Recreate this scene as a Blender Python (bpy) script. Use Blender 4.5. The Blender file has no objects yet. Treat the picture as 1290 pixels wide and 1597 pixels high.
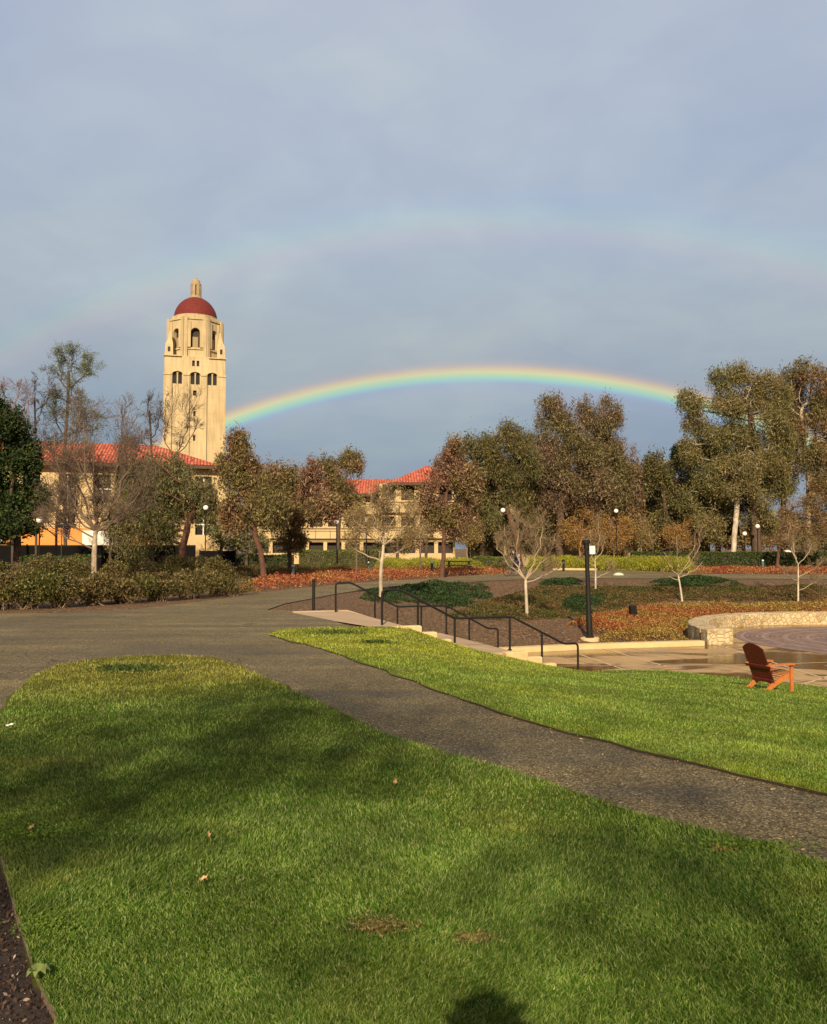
import bpy, math, random
import numpy as np
from mathutils import Vector, Matrix
from mathutils.geometry import delaunay_2d_cdt

random.seed(7)
R = np.random.default_rng(11)
rad = math.radians
S = bpy.context.scene
COL = S.collection

# ------------------------------------------------------------------ camera
F = 1300.0
PIT = math.atan(57.0 / F)
CAMZ = 1.7
cam_d = bpy.data.cameras.new('camera')
cam = bpy.data.objects.new('camera', cam_d)
COL.objects.link(cam)
cam.location = (0, 0, CAMZ)
cam.rotation_euler = (rad(90) + PIT, 0, 0)
cam_d.sensor_fit = 'HORIZONTAL'
cam_d.sensor_width = 36
cam_d.lens = 36 * F / 1290
cam_d.clip_start = 0.05
cam_d.clip_end = 6000
S.camera = cam


def ray(px, py):
    a = (px - 645) / F
    b = (798.5 - py) / F
    return Vector((a, math.cos(PIT) - b * math.sin(PIT), math.sin(PIT) + b * math.cos(PIT)))


def W(px, py, d):
    """world point seen at pixel px,py at distance d along +y"""
    r = ray(px, py)
    k = d / r.y
    return Vector((r.x * k, d, CAMZ + r.z * k))


def G(px, py, z=0.0):
    r = ray(px, py)
    k = (z - CAMZ) / r.z
    return Vector((r.x * k, r.y * k, z))


# ------------------------------------------------------------------ light and sky
ANTI = ray(747, 1622).normalized()          # the point opposite the sun, centre of the rainbow
sun_dir = -ANTI
sun_el = math.asin(sun_dir.z)
sun_az = math.atan2(sun_dir.x, sun_dir.y)    # clockwise from +Y
sd = bpy.data.lights.new('sun', 'SUN')
sd.energy = 5.0
sd.angle = rad(0.6)
sd.color = (1.0, 0.81, 0.55)
sun = bpy.data.objects.new('sun', sd)
COL.objects.link(sun)
sun.rotation_euler = ANTI.to_track_quat('-Z', 'Y').to_euler()
sun.location = (0, -20, 40)

S.view_settings.view_transform = 'Standard'
S.view_settings.look = 'None'
S.view_settings.exposure = 0.45
S.view_settings.gamma = 1

world = bpy.data.worlds.new('World')
S.world = world
world.use_nodes = True


class NT:
    def __init__(s, tree):
        s.t = tree
        s.n = tree.nodes
        s.l = tree.links

    def new(s, typ, **kw):
        n = s.n.new(typ)
        for k, v in kw.items():
            setattr(n, k, v)
        return n

    def setin(s, node, key, v):
        if v is None:
            return
        if isinstance(v, bpy.types.NodeSocket):
            s.l.new(v, node.inputs[key])
        else:
            node.inputs[key].default_value = v

    def math(s, op, a, b=None, c=None, clamp=False):
        n = s.new('ShaderNodeMath', operation=op)
        n.use_clamp = clamp
        s.setin(n, 0, a)
        s.setin(n, 1, b)
        s.setin(n, 2, c)
        return n.outputs[0]

    def vmath(s, op, a, b=None):
        n = s.new('ShaderNodeVectorMath', operation=op)
        s.setin(n, 0, a)
        s.setin(n, 1, b)
        return n.outputs['Value'] if op in ('DOT_PRODUCT', 'LENGTH') else n.outputs[0]

    def ramp(s, fac, stops, interp='LINEAR'):
        n = s.new('ShaderNodeValToRGB')
        n.color_ramp.interpolation = interp
        el = n.color_ramp.elements
        while len(el) < len(stops):
            el.new(0.5)
        for e, (p, c) in zip(el, stops):
            e.position = p
            e.color = (c, c, c, 1) if not hasattr(c, '__len__') else (*c[:3], 1)
        s.setin(n, 0, fac)
        return n.outputs[0]

    def mix(s, fac, a, b, mode='MIX'):
        n = s.new('ShaderNodeMix', data_type='RGBA', blend_type=mode)
        s.setin(n, 0, fac)
        n.inputs[6].default_value = (0, 0, 0, 1)
        for k, v in ((6, a), (7, b)):
            if isinstance(v, bpy.types.NodeSocket):
                s.l.new(v, n.inputs[k])
            else:
                n.inputs[k].default_value = (*v[:3], 1)
        return n.outputs[2]

    def noise(s, vec, scale, detail=3, rough=0.55, dist=0.0, col=False):
        n = s.new('ShaderNodeTexNoise')
        s.setin(n, 'Vector', vec)
        n.inputs['Scale'].default_value = scale
        n.inputs['Detail'].default_value = detail
        n.inputs['Roughness'].default_value = rough
        n.inputs['Distortion'].default_value = dist
        return n.outputs[1 if col else 0]

    def voro(s, vec, scale, feature='F1', rnd=1.0):
        n = s.new('ShaderNodeTexVoronoi', feature=feature)
        s.setin(n, 'Vector', vec)
        n.inputs['Scale'].default_value = scale
        n.inputs['Randomness'].default_value = rnd
        return n

    def bump(s, h, strength, dist=0.02):
        n = s.new('ShaderNodeBump')
        n.inputs['Strength'].default_value = strength
        n.inputs['Distance'].default_value = dist
        s.setin(n, 'Height', h)
        return n.outputs[0]


w = NT(world.node_tree)
w.n.clear()
tc = w.new('ShaderNodeTexCoord')
dirv = w.vmath('NORMALIZE', tc.outputs['Generated'])
sky = w.new('ShaderNodeTexSky', sky_type='NISHITA')
sky.sun_disc = False
sky.sun_elevation = sun_el
sky.sun_rotation = sun_az
sky.air_density = 1.2
sky.dust_density = 2.0
sky.ozone_density = 2.0
sep = w.new('ShaderNodeSeparateXYZ')
w.l.new(dirv, sep.inputs[0])
# flattened direction so that the cloud layer stretches towards the horizon
zc = w.math('ADD', sep.outputs[2], 0.25)
cmb = w.new('ShaderNodeCombineXYZ')
w.l.new(w.math('DIVIDE', sep.outputs[0], zc), cmb.inputs[0])
w.l.new(w.math('DIVIDE', sep.outputs[1], zc), cmb.inputs[1])
cmb.inputs[2].default_value = 3.7
cn = w.noise(cmb.outputs[0], 1.5, 5, 0.55, 0.3)
cn2 = w.noise(cmb.outputs[0], 4.2, 5, 0.5, 0.5)
elev = w.ramp(sep.outputs[2], [(0.0, (2.2, 2.75, 3.6)), (0.06, (2.3, 2.9, 3.75)), (0.135, (2.75, 3.4, 4.15)), (0.19, (3.6, 4.15, 4.75)),
                               (0.25, (4.4, 4.85, 5.25)), (0.32, (4.7, 5.35, 5.95)), (0.42, (4.95, 5.6, 6.5)), (0.62, (5.15, 5.65, 6.9)), (1.0, (2.6, 3.1, 4.6))])
cl = w.mix(w.ramp(cn, [(0.35, 0.0), (0.7, 1.0)]), (0.86, 0.89, 0.96), (1.08, 1.07, 1.0))
cloud = w.mix(1.0, elev, cl, 'MULTIPLY')
cl2 = w.mix(w.ramp(cn2, [(0.42, 0.0), (0.66, 1.0)]), (0.97, 0.97, 0.985), (1.06, 1.055, 1.02))
cloud = w.mix(1.0, cloud, cl2, 'MULTIPLY')
base = w.mix(0.86, sky.outputs[0], cloud)
# unseen sky towards the sun tinted warm, added as warm fill light
sunny = w.ramp(w.vmath('DOT_PRODUCT', dirv, tuple(sun_dir)), [(0.0, 0.0), (0.9, 1.0)])
base = w.mix(sunny, base, (5.2, 4.3, 3.2))
# rainbow: a cone of 42 degrees round the antisolar point, seen the same from everywhere
cosang = w.vmath('DOT_PRODUCT', dirv, tuple(ANTI))
ang = w.math('MULTIPLY', w.math('ARCCOSINE', cosang), 180 / math.pi)
def lin(c):
    return tuple(((x / 255 + .055) / 1.055) ** 2.4 / 0.101 for x in c)


A0_, A1_ = 39.6, 43.8
q_ = lambda d: (d - A0_) / (A1_ - A0_)
pf = w.math('DIVIDE', w.math('SUBTRACT', ang, A0_), A1_ - A0_, clamp=True)
prim = w.ramp(pf, [(0.0, lin((165, 170, 200))), (q_(40.7), lin((155, 158, 206))), (q_(41.0), lin((150, 176, 214))), (q_(41.25), lin((152, 208, 205))), (q_(41.5), lin((180, 222, 178))),
                   (q_(41.8), lin((224, 222, 160))), (q_(42.05), lin((238, 202, 148))), (q_(42.4), lin((224, 178, 158))), (1.0, lin((195, 188, 188)))])
# the bow's strength wanders a little with the rain behind it
vary = w.ramp(w.noise(dirv, 3.0, 3, .5), [(0.3, .72), (0.7, 1.0)])
pal = w.ramp(pf, [(0.0, 0.0), (q_(40.8), .15), (q_(41.1), .52), (q_(41.32), .82), (q_(41.75), .9), (q_(42.0), .7), (q_(42.3), .28), (q_(42.65), .05), (1.0, 0.0)])
pal = w.math('MULTIPLY', pal, vary)
sf = w.math('DIVIDE', w.math('SUBTRACT', ang, 49.0), 6.0, clamp=True)
sec = w.ramp(sf, [(0.0, (0, 0, 0)), (0.18, (.2, .05, .1)), (0.3, (.42, .2, .15)), (0.4, (.3, .42, .15)), (0.5, (.1, .4, .3)),
                  (0.62, (.05, .15, .35)), (0.8, (.02, 0, .1)), (1.0, (0, 0, 0))])
# a little light inside the bow, Alexander's dark band outside it
inner = w.ramp(w.math('DIVIDE', ang, 60.0), [(0.55, (.25, .25, .3)), (0.685, (.3, .3, .36)), (0.71, (-.0, 0, 0)), (1.0, (0, 0, 0))])
lp = w.mix(pal, base, prim)
lp = w.mix(1.0, lp, w.vmath('MULTIPLY', sec, (1.15, 1.05, .9)), 'ADD')
lp = w.mix(1.0, lp, inner, 'ADD')
bg = w.new('ShaderNodeBackground')
bg.inputs[1].default_value = 0.074
w.l.new(lp, bg.inputs[0])
wo = w.new('ShaderNodeOutputWorld')
w.l.new(bg.outputs[0], wo.inputs[0])

# ------------------------------------------------------------------ object helpers


def link(o, parent=None):
    COL.objects.link(o)
    if parent:
        o.parent = parent
    return o


def tag(o, label=None, cat=None, group=None, kind=None):
    if label: o['label'] = label
    if cat: o['category'] = cat
    if group: o['group'] = group
    if kind: o['kind'] = kind
    return o


def empty(name, loc, label, cat, group=None, rz=0):
    o = bpy.data.objects.new(name, None)
    o.location = loc
    o.rotation_euler = (0, 0, rz)
    o.empty_display_size = 0.2
    COL.objects.link(o)
    return tag(o, label, cat, group)


def np_mesh(name, V, Fs, mat, parent=None, smooth=False, world=True, mats=None):
    """V (n,3); Fs list of int arrays (m,k) each; vertices given in world space"""
    V = np.asarray(V, dtype=np.float32).reshape(-1, 3)
    if not isinstance(Fs, (list, tuple)):
        Fs = [Fs]
    me = bpy.data.meshes.new(name)
    if parent is not None and world:
        V = V - np.array(parent.location[:], dtype=np.float32)
    me.vertices.add(len(V))
    me.vertices.foreach_set('co', V.ravel())
    li = np.concatenate([f.ravel() for f in Fs]).astype(np.int32)
    tot = np.concatenate([np.full(len(f), f.shape[1]) for f in Fs]).astype(np.int32)
    st = np.concatenate([[0], np.cumsum(tot)[:-1]]).astype(np.int32)
    me.loops.add(len(li))
    me.loops.foreach_set('vertex_index', li)
    me.polygons.add(len(tot))
    me.polygons.foreach_set('loop_start', st)
    me.polygons.foreach_set('loop_total', tot)
    if smooth:
        me.polygons.foreach_set('use_smooth', np.ones(len(tot), dtype=bool))
    me.update(calc_edges=True)
    me.materials.append(mat)
    if mats:
        me.materials.append(mats[0])
        me.polygons.foreach_set('material_index', mats[1].astype(np.int32))
    o = bpy.data.objects.new(name, me)
    return link(o, parent)


class MB:
    """collects shapes and links them as one mesh; coordinates local to the thing"""

    def __init__(s):
        s.v, s.f, s.uv = [], [], []

    def add(s, vs, fs, uvs=None):
        n = len(s.v)
        s.v += [tuple(v) for v in vs]
        for k, f in enumerate(fs):
            s.f.append(tuple(i + n for i in f))
            s.uv.append(uvs[k] if uvs else [(0, 0)] * len(f))
        return s

    def box(s, x0, x1, y0, y1, z0, z1, M=None, bev=0.0):
        if bev:
            b = bev
            pts = []
            for z, ins in ((z0, b), (z0 + b, 0), (z1 - b, 0), (z1, b)):
                pts += [(x0 + ins, y0 + ins, z), (x1 - ins, y0 + ins, z), (x1 - ins, y1 - ins, z), (x0 + ins, y1 - ins, z)]
            fs = [(3, 2, 1, 0), (12, 13, 14, 15)]
            for r in range(3):
                for k in range(4):
                    a = r * 4 + k
                    c = r * 4 + (k + 1) % 4
                    fs.append((a, c, c + 4, a + 4))
        else:
            pts = [(x0, y0, z0), (x1, y0, z0), (x1, y1, z0), (x0, y1, z0), (x0, y0, z1), (x1, y0, z1), (x1, y1, z1), (x0, y1, z1)]
            fs = [(3, 2, 1, 0), (4, 5, 6, 7), (0, 1, 5, 4), (1, 2, 6, 5), (2, 3, 7, 6), (3, 0, 4, 7)]
        if M is not None:
            pts = [M @ Vector(p) for p in pts]
        return s.add(pts, fs)

    def prism(s, poly, z0, z1, M=None):
        n = len(poly)
        pts = [(x, y, z0) for x, y in poly] + [(x, y, z1) for x, y in poly]
        if M is not None:
            pts = [M @ Vector(p) for p in pts]
        fs = [tuple(range(n))[::-1], tuple(range(n, 2 * n))] + [(k, (k + 1) % n, n + (k + 1) % n, n + k) for k in range(n)]
        return s.add(pts, fs)

    def lathe(s, prof, seg=16, cx=0, cy=0, M=None, rot=0.0):
        pts = []
        for r, z in prof:
            for k in range(seg):
                a = 2 * math.pi * k / seg + rot
                pts.append((cx + r * math.cos(a), cy + r * math.sin(a), z))
        if M is not None:
            pts = [M @ Vector(p) for p in pts]
        fs = []
        for i in range(len(prof) - 1):
            for k in range(seg):
                a = i * seg + k
                b = i * seg + (k + 1) % seg
                fs.append((a, b, b + seg, a + seg))
        fs.append(tuple(range(seg))[::-1])
        m = (len(prof) - 1) * seg
        fs.append(tuple(range(m, m + seg)))
        return s.add(pts, fs)

    def tube(s, path, r, seg=8, caps=True):
        P = [Vector(p) for p in path]
        n = len(P)
        rs = r if hasattr(r, '__len__') else [r] * n
        up = Vector((0, 0, 1))
        pts = []
        prev = None
        for i in range(n):
            t = (P[min(i + 1, n - 1)] - P[max(i - 1, 0)]).normalized()
            if prev is None:
                a = t.orthogonal().normalized()
            else:
                a = (prev - t * prev.dot(t)).normalized()
            prev = a
            b = t.cross(a)
            for k in range(seg):
                q = 2 * math.pi * k / seg
                pts.append(P[i] + (a * math.cos(q) + b * math.sin(q)) * rs[i])
        fs = [(i * seg + k, i * seg + (k + 1) % seg, (i + 1) * seg + (k + 1) % seg, (i + 1) * seg + k) for i in range(n - 1) for k in range(seg)]
        if caps:
            fs += [tuple(range(seg))[::-1], tuple(range((n - 1) * seg, n * seg))]
        return s.add(pts, fs)

    def build(s, name, mat, parent=None, smooth=False):
        me = bpy.data.meshes.new(name)
        me.from_pydata(s.v, [], s.f)
        uv = me.uv_layers.new(name='uv')
        flat = [c for f in s.uv for c in f]
        for i, c in enumerate(flat):
            uv.data[i].uv = c
        if smooth:
            for p in me.polygons: p.use_smooth = True
            me.set_sharp_from_angle(angle=rad(35))
        me.materials.append(mat)
        o = bpy.data.objects.new(name, me)
        return link(o, parent)


def copy_thing(o, loc, rz=None):
    c = o.copy()
    COL.objects.link(c)
    c.location = loc
    if rz is not None: c.rotation_euler = (0, 0, rz)
    for ch in list(o.children):
        d = ch.copy()
        COL.objects.link(d)
        d.parent = c
        for g in list(ch.children):
            e = g.copy()
            COL.objects.link(e)
            e.parent = d
    return c


# ------------------------------------------------------------------ materials
MATS = {}


def mat_base(name):
    m = bpy.data.materials.new(name)
    m.use_nodes = True
    t = NT(m.node_tree)
    t.n.clear()
    out = t.new('ShaderNodeOutputMaterial')
    b = t.new('ShaderNodeBsdfPrincipled')
    t.l.new(b.outputs[0], out.inputs[0])
    return m, t, b, out


def coords(t, kind='Object'):
    if kind == 'World':
        g = t.new('ShaderNodeNewGeometry')
        return g.outputs['Position']
    return t.new('ShaderNodeTexCoord').outputs[kind]


def simple(name, c1, c2=None, rough=0.7, scale=3.0, bump=0.0, bscale=20.0, metal=0.0, spec=0.5, kind='World', detail=4, bdist=0.02):
    m, t, b, out = mat_base(name)
    co = coords(t, kind)
    if c2 is None: c2 = tuple(x * 0.8 for x in c1)
    n = t.noise(co, scale, detail, 0.6)
    t.l.new(t.mix(t.ramp(n, [(0.3, 0.0), (0.7, 1.0)]), c2, c1), b.inputs['Base Color'])
    b.inputs['Roughness'].default_value = rough
    b.inputs['Metallic'].default_value = metal
    b.inputs['Specular IOR Level'].default_value = spec
    if bump:
        t.l.new(t.bump(t.noise(co, bscale, 4, 0.6), bump, bdist), b.inputs['Normal'])
    return m


def foliage(name, cols, patch=None, pscale=0.35, rough=0.6, trans=0.25, spec=0.25):
    """cols: colours picked at random per leaf; patch: second set of clump colours mixed in by position"""
    m, t, b, out = mat_base(name)
    g = t.new('ShaderNodeNewGeometry')
    rnd = g.outputs['Random Per Island']
    stops = [(i / max(1, len(cols) - 1), c) for i, c in enumerate(cols)]
    c = t.ramp(rnd, stops)
    if patch:
        n = t.noise(g.outputs['Position'], pscale, 3, 0.6)
        c2 = t.ramp(rnd, [(i / max(1, len(patch) - 1), q) for i, q in enumerate(patch)])
        c = t.mix(t.ramp(n, [(0.43, 0.0), (0.57, 1.0)]), c, c2)
    t.l.new(c, b.inputs['Base Color'])
    b.inputs['Roughness'].default_value = rough
    b.inputs['Specular IOR Level'].default_value = spec
    tr = t.new('ShaderNodeBsdfTranslucent')
    t.l.new(c, tr.inputs[0])
    mx = t.new('ShaderNodeMixShader')
    mx.inputs[0].default_value = trans
    t.l.new(b.outputs[0], mx.inputs[1])
    t.l.new(tr.outputs[0], mx.inputs[2])
    t.l.new(mx.outputs[0], out.inputs[0])
    return m


def mulch_mat():
    m, t, b, out = mat_base('mulch')
    co = coords(t, 'World')
    v = t.voro(co, 20, 'F1')
    big = t.noise(co, 0.35, 4, 0.6)
    c = t.ramp(v.outputs['Color'], [(0.0, (.018, .008, .003)), (0.4, (.085, .04, .015)), (0.75, (.21, .105, .042)), (1.0, (.6, .4, .22))])
    c2 = t.ramp(v.outputs['Color'], [(0.0, (.05, .028, .01)), (0.6, (.13, .072, .03)), (1.0, (.3, .19, .09))])
    t.l.new(t.mix(t.ramp(big, [(0.4, 0.0), (0.65, 1.0)]), c, c2), b.inputs['Base Color'])
    b.inputs['Roughness'].default_value = 0.9
    h = t.math('ADD', v.outputs['Distance'], t.noise(co, 30, 4, 0.7))
    t.l.new(t.bump(h, 0.9, 0.05), b.inputs['Normal'])
    return m


def asphalt_mat():
    m, t, b, out = mat_base('asphalt')
    co = coords(t, 'World')
    v = t.voro(co, 85, 'F1')
    v2 = t.voro(t.vmath('ADD', co, t.noise(co, 9, 3, .6, col=True)), 52, 'F1')
    big = t.noise(co, 0.5, 4, 0.6)
    # stretched, brushed wear across the junction
    mp = t.new('ShaderNodeMapping')
    mp.inputs['Scale'].default_value = (0.15, 1.1, 1)
    mp.inputs['Rotation'].default_value = (0, 0, rad(-8))
    t.l.new(co, mp.inputs[0])
    streak = t.noise(mp.outputs[0], 1.0, 5, 0.6, 0.4)
    c = t.ramp(v.outputs['Color'], [(0.0, (.03, .021, .009)), (0.3, (.095, .071, .032)), (0.65, (.215, .17, .085)), (0.9, (.42, .345, .2)), (1.0, (.85, .75, .53))])
    c = t.mix(t.ramp(v2.outputs['Color'], [(0.86, 0.0), (0.94, 0.6)]), c, (.3, .25, .16))
    c = t.mix(0.8, c, t.ramp(streak, [(0.34, .62), (0.64, 1.32)]), 'MULTIPLY')
    c = t.mix(0.7, c, t.ramp(big, [(0.3, .7), (0.7, 1.25)]), 'MULTIPLY')
    wv = t.vmath('ADD', co, t.vmath('SCALE', t.noise(co, 2.2, 4, .65, col=True)))
    wv.node.inputs[1].links[0].from_node.inputs['Scale'].default_value = .7
    cr = t.voro(wv, .42, 'DISTANCE_TO_EDGE')
    gate = t.ramp(t.noise(co, .3, 2), [(0.5, 0.0), (0.58, .75)])
    c = t.mix(t.math('MULTIPLY', t.ramp(cr.outputs['Distance'], [(0.0, 1.0), (0.012, 0.0)]), gate), c, (.018, .013, .008))
    t.l.new(c, b.inputs['Base Color'])
    t.l.new(t.ramp(streak, [(0.35, .45), (0.6, .9)]), b.inputs['Roughness'])
    b.inputs['Specular IOR Level'].default_value = 0.25
    t.l.new(t.bump(t.math('ADD', v.outputs['Distance'], v2.outputs['Distance']), 0.8, 0.012), b.inputs['Normal'])
    return m


def concrete_mat(name, c1, c2, wet=True, joints=None, rot=18.0):
    m, t, b, out = mat_base(name)
    co = coords(t, 'World')
    fine = t.noise(co, 18, 5, 0.65)
    big = t.noise(co, 0.8, 4, 0.6)
    c = t.mix(t.ramp(big, [(0.3, 0.0), (0.7, 1.0)]), c2, c1)
    c = t.mix(0.45, c, t.ramp(fine, [(0.3, .7), (0.7, 1.25)]), 'MULTIPLY')
    rough = 0.75
    if wet:
        mp = t.new('ShaderNodeMapping')
        mp.inputs['Scale'].default_value = (0.32, 0.75, 1)
        mp.inputs['Rotation'].default_value = (0, 0, rad(6))
        t.l.new(co, mp.inputs[0])
        wn = t.noise(mp.outputs[0], 1.0, 5, 0.58, 0.5)
        wf = t.ramp(wn, [(0.44, 0.0), (0.5, 1.0)])
        c = t.mix(wf, c, (c2[0] * .36, c2[1] * .3, c2[2] * .2))
        rough = t.ramp(wn, [(0.44, .55), (0.52, .1)])
    if joints:
        mp = t.new('ShaderNodeMapping')
        mp.inputs['Rotation'].default_value = (0, 0, rad(rot))
        t.l.new(co, mp.inputs[0])
        br = t.new('ShaderNodeTexBrick')
        br.offset = 0.0
        br.inputs['Scale'].default_value = 1.0
        br.inputs['Brick Width'].default_value = joints
        br.inputs['Row Height'].default_value = joints
        br.inputs['Mortar Size'].default_value = 0.018
        br.inputs['Mortar Smooth'].default_value = 0.1
        t.l.new(mp.outputs[0], br.inputs['Vector'])
        c = t.mix(br.outputs['Fac'], c, (.04, .028, .016))
    t.l.new(c, b.inputs['Base Color'])
    t.setin(b, 'Roughness', rough)
    t.l.new(t.bump(fine, 0.25, 0.008), b.inputs['Normal'])
    return m


def brick_circle_mat():
    m, t, b, out = mat_base('brick_paving')
    co = coords(t, 'Object')
    sp = t.new('ShaderNodeSeparateXYZ')
    t.l.new(co, sp.inputs[0])
    r = t.vmath('LENGTH', co)
    a = t.math('ARCTAN2', sp.outputs[1], sp.outputs[0])
    cb = t.new('ShaderNodeCombineXYZ')
    t.l.new(t.math('MULTIPLY', a, 4.0), cb.inputs[0])
    t.l.new(r, cb.inputs[1])
    br = t.new('ShaderNodeTexBrick')
    br.inputs['Scale'].default_value = 1.0
    br.inputs['Brick Width'].default_value = 0.32
    br.inputs['Row Height'].default_value = 0.16
    br.inputs['Mortar Size'].default_value = 0.012
    br.inputs['Color1'].default_value = (.17, .09, .06, 1)
    br.inputs['Color2'].default_value = (.26, .16, .115, 1)
    br.inputs['Mortar'].default_value = (.07, .05, .045, 1)
    t.l.new(cb.outputs[0], br.inputs['Vector'])
    ring = t.math('SINE', t.math('MULTIPLY', r, 9.0))
    c = t.mix(t.ramp(ring, [(0.75, 0.0), (0.95, .6)]), br.outputs[0], (.3, .22, .19))
    c = t.mix(0.6, c, t.ramp(t.noise(co, 1.2, 4), [(0.3, .75), (0.7, 1.2)]), 'MULTIPLY')
    t.l.new(c, b.inputs['Base Color'])
    t.l.new(t.ramp(t.noise(co, .9, 4), [(0.4, .7), (0.6, .35)]), b.inputs['Roughness'])
    return m


def stone_mat(name, scale=4.0, cols=None):
    m, t, b, out = mat_base(name)
    co = coords(t, 'World')
    nz = t.noise(co, 5, 3, .6, col=True)
    co2 = t.vmath('ADD', co, t.vmath('SCALE', nz))
    sc = co2.node.inputs[1].links[0].from_node
    sc.inputs['Scale'].default_value = 0.12
    v = t.voro(co2, scale, 'F1')
    e = t.voro(co2, scale, 'DISTANCE_TO_EDGE')
    cols = cols or [(0.0, (.26, .18, .09)), (0.3, (.44, .35, .2)), (0.6, (.52, .43, .27)), (0.85, (.42, .27, .12)), (1.0, (.58, .5, .34))]
    c = t.ramp(v.outputs['Color'], cols)
    c = t.mix(0.55, c, t.ramp(t.noise(co, 9, 5, .7), [(0.3, .6), (0.7, 1.3)]), 'MULTIPLY')
    c = t.mix(t.ramp(e.outputs['Distance'], [(0.0, .7), (0.045, 0.0)]), c, (.26, .18, .09))
    t.l.new(c, b.inputs['Base Color'])
    b.inputs['Roughness'].default_value = 0.85
    t.l.new(t.bump(t.ramp(e.outputs['Distance'], [(0.0, 0.0), (0.12, 1.0)]), 0.8, 0.03), b.inputs['Normal'])
    return m


def tile_mat(name, c1, c2, c3, pitch=0.3):
    m, t, b, out = mat_base(name)
    uv = coords(t, 'UV')
    sp = t.new('ShaderNodeSeparateXYZ')
    t.l.new(uv, sp.inputs[0])
    cell = t.new('ShaderNodeCombineXYZ')
    t.l.new(t.math('FLOOR', t.math('DIVIDE', sp.outputs[0], pitch)), cell.inputs[0])
    t.l.new(t.math('FLOOR', t.math('DIVIDE', sp.outputs[1], 0.4)), cell.inputs[1])
    wn = t.new('ShaderNodeTexWhiteNoise')
    t.l.new(cell.outputs[0], wn.inputs[0])
    c = t.ramp(wn.outputs[0], [(0.0, c1), (0.5, c2), (1.0, c3)])
    c = t.mix(0.6, c, t.ramp(t.noise(uv, .7, 4), [(0.3, .65), (0.7, 1.3)]), 'MULTIPLY')
    wave = t.math('ABSOLUTE', t.math('SINE', t.math('MULTIPLY', sp.outputs[0], math.pi / pitch)))
    row = t.math('FRACT', t.math('DIVIDE', sp.outputs[1], 0.4))
    c = t.mix(t.ramp(wave, [(0.1, .75), (0.35, 0.0)]), c, (.09, .02, .012))
    t.l.new(c, b.inputs['Base Color'])
    b.inputs['Roughness'].default_value = 0.8
    h = t.math('SUBTRACT', wave, t.math('MULTIPLY', row, 0.35))
    t.l.new(t.bump(h, 1.0, 0.12), b.inputs['Normal'])
    return m


def ground_lawn_mat(name, bright):
    m, t, b, out = mat_base(name)
    co = coords(t, 'World')
    n1 = t.noise(co, 0.45, 4, .6)
    n2 = t.noise(co, 22, 5, .7)
    c = t.mix(t.ramp(n1, [(0.35, 0.0), (0.65, 1.0)]), (.05, .07, .008), (.1, .105, .016))
    c = t.mix(0.8, c, t.ramp(n2, [(0.3, .45), (0.7, 1.5)]), 'MULTIPLY')
    c = t.mix(1.0, c, (bright,) * 3, 'MULTIPLY')
    t.l.new(c, b.inputs['Base Color'])
    b.inputs['Roughness'].default_value = 0.9
    b.inputs['Specular IOR Level'].default_value = 0.1
    t.l.new(t.bump(n2, 0.8, 0.03), b.inputs['Normal'])
    return m


def blades_mat(name, greens, dry, dryband=None):
    """greens/dry: colours per blade; worn yellow patches by position"""
    m, t, b, out = mat_base(name)
    g = t.new('ShaderNodeNewGeometry')
    pos = g.outputs['Position']
    rnd = g.outputs['Random Per Island']
    c = t.ramp(rnd, [(i / (len(greens) - 1), q) for i, q in enumerate(greens)])
    c2 = t.ramp(rnd, [(i / (len(dry) - 1), q) for i, q in enumerate(dry)])
    n = t.noise(pos, 0.55, 4, .62)
    f = t.ramp(n, [(0.52, 0.0), (0.72, .5)])
    if dryband:
        (dx, dy), d0, d1 = dryband
        dist = t.vmath('LENGTH', t.vmath('SUBTRACT', pos, (dx, dy, 0)))
        f2 = t.ramp(t.math('DIVIDE', t.math('SUBTRACT', t.math('ADD', dist, t.math('MULTIPLY', n, 1.6)), d0), d1 - d0, clamp=True), [(0.0, .9), (1.0, 0.0)])
        f = t.math('MAXIMUM', f, f2)
    c = t.mix(f, c, c2)
    dk = t.noise(pos, 1.7, 3, .6)
    c = t.mix(0.85, c, t.ramp(dk, [(0.32, .55), (0.66, 1.25)]), 'MULTIPLY')
    t.l.new(c, b.inputs['Base Color'])
    b.inputs['Roughness'].default_value = 0.5
    b.inputs['Specular IOR Level'].default_value = 0.3
    tr = t.new('ShaderNodeBsdfTranslucent')
    t.l.new(c, tr.inputs[0])
    mx = t.new('ShaderNodeMixShader')
    mx.inputs[0].default_value = 0.35
    t.l.new(b.outputs[0], mx.inputs[1])
    t.l.new(tr.outputs[0], mx.inputs[2])
    t.l.new(mx.outputs[0], out.inputs[0])
    return m


M = {}
M['mulch'] = mulch_mat()
M['asphalt'] = asphalt_mat()
M['soil'] = simple('dark_soil', (.03, .02, .012), (.015, .01, .006), .95, 20, .6, 50)
M['plaza'] = concrete_mat('wet_concrete', (.44, .29, .12), (.33, .205, .075), True, 3.0, -20)
M['step'] = concrete_mat('step_concrete', (.44, .32, .2), (.33, .23, .135), False)
M['stepend'] = simple('step_stone', (.62, .47, .25), (.5, .36, .18), .8, 6, .4, 25)
M['kerb'] = simple('kerb_concrete', (.6, .46, .24), (.5, .37, .19), .8, 3, .3, 30)
M['brick'] = brick_circle_mat()
M['stone'] = stone_mat('rubble_stone', 6.0)
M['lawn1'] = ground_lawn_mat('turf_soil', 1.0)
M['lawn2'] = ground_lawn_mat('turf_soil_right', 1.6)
M['blades1'] = blades_mat('grass_blades_front', [(.03, .08, .006), (.072, .155, .012), (.12, .23, .022), (.22, .32, .06), (.4, .44, .16)],
                          [(.17, .16, .02), (.26, .24, .035), (.42, .37, .1), (.2, .2, .02)], ((-3.6, 12.6), 2.6, 4.6))
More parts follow.
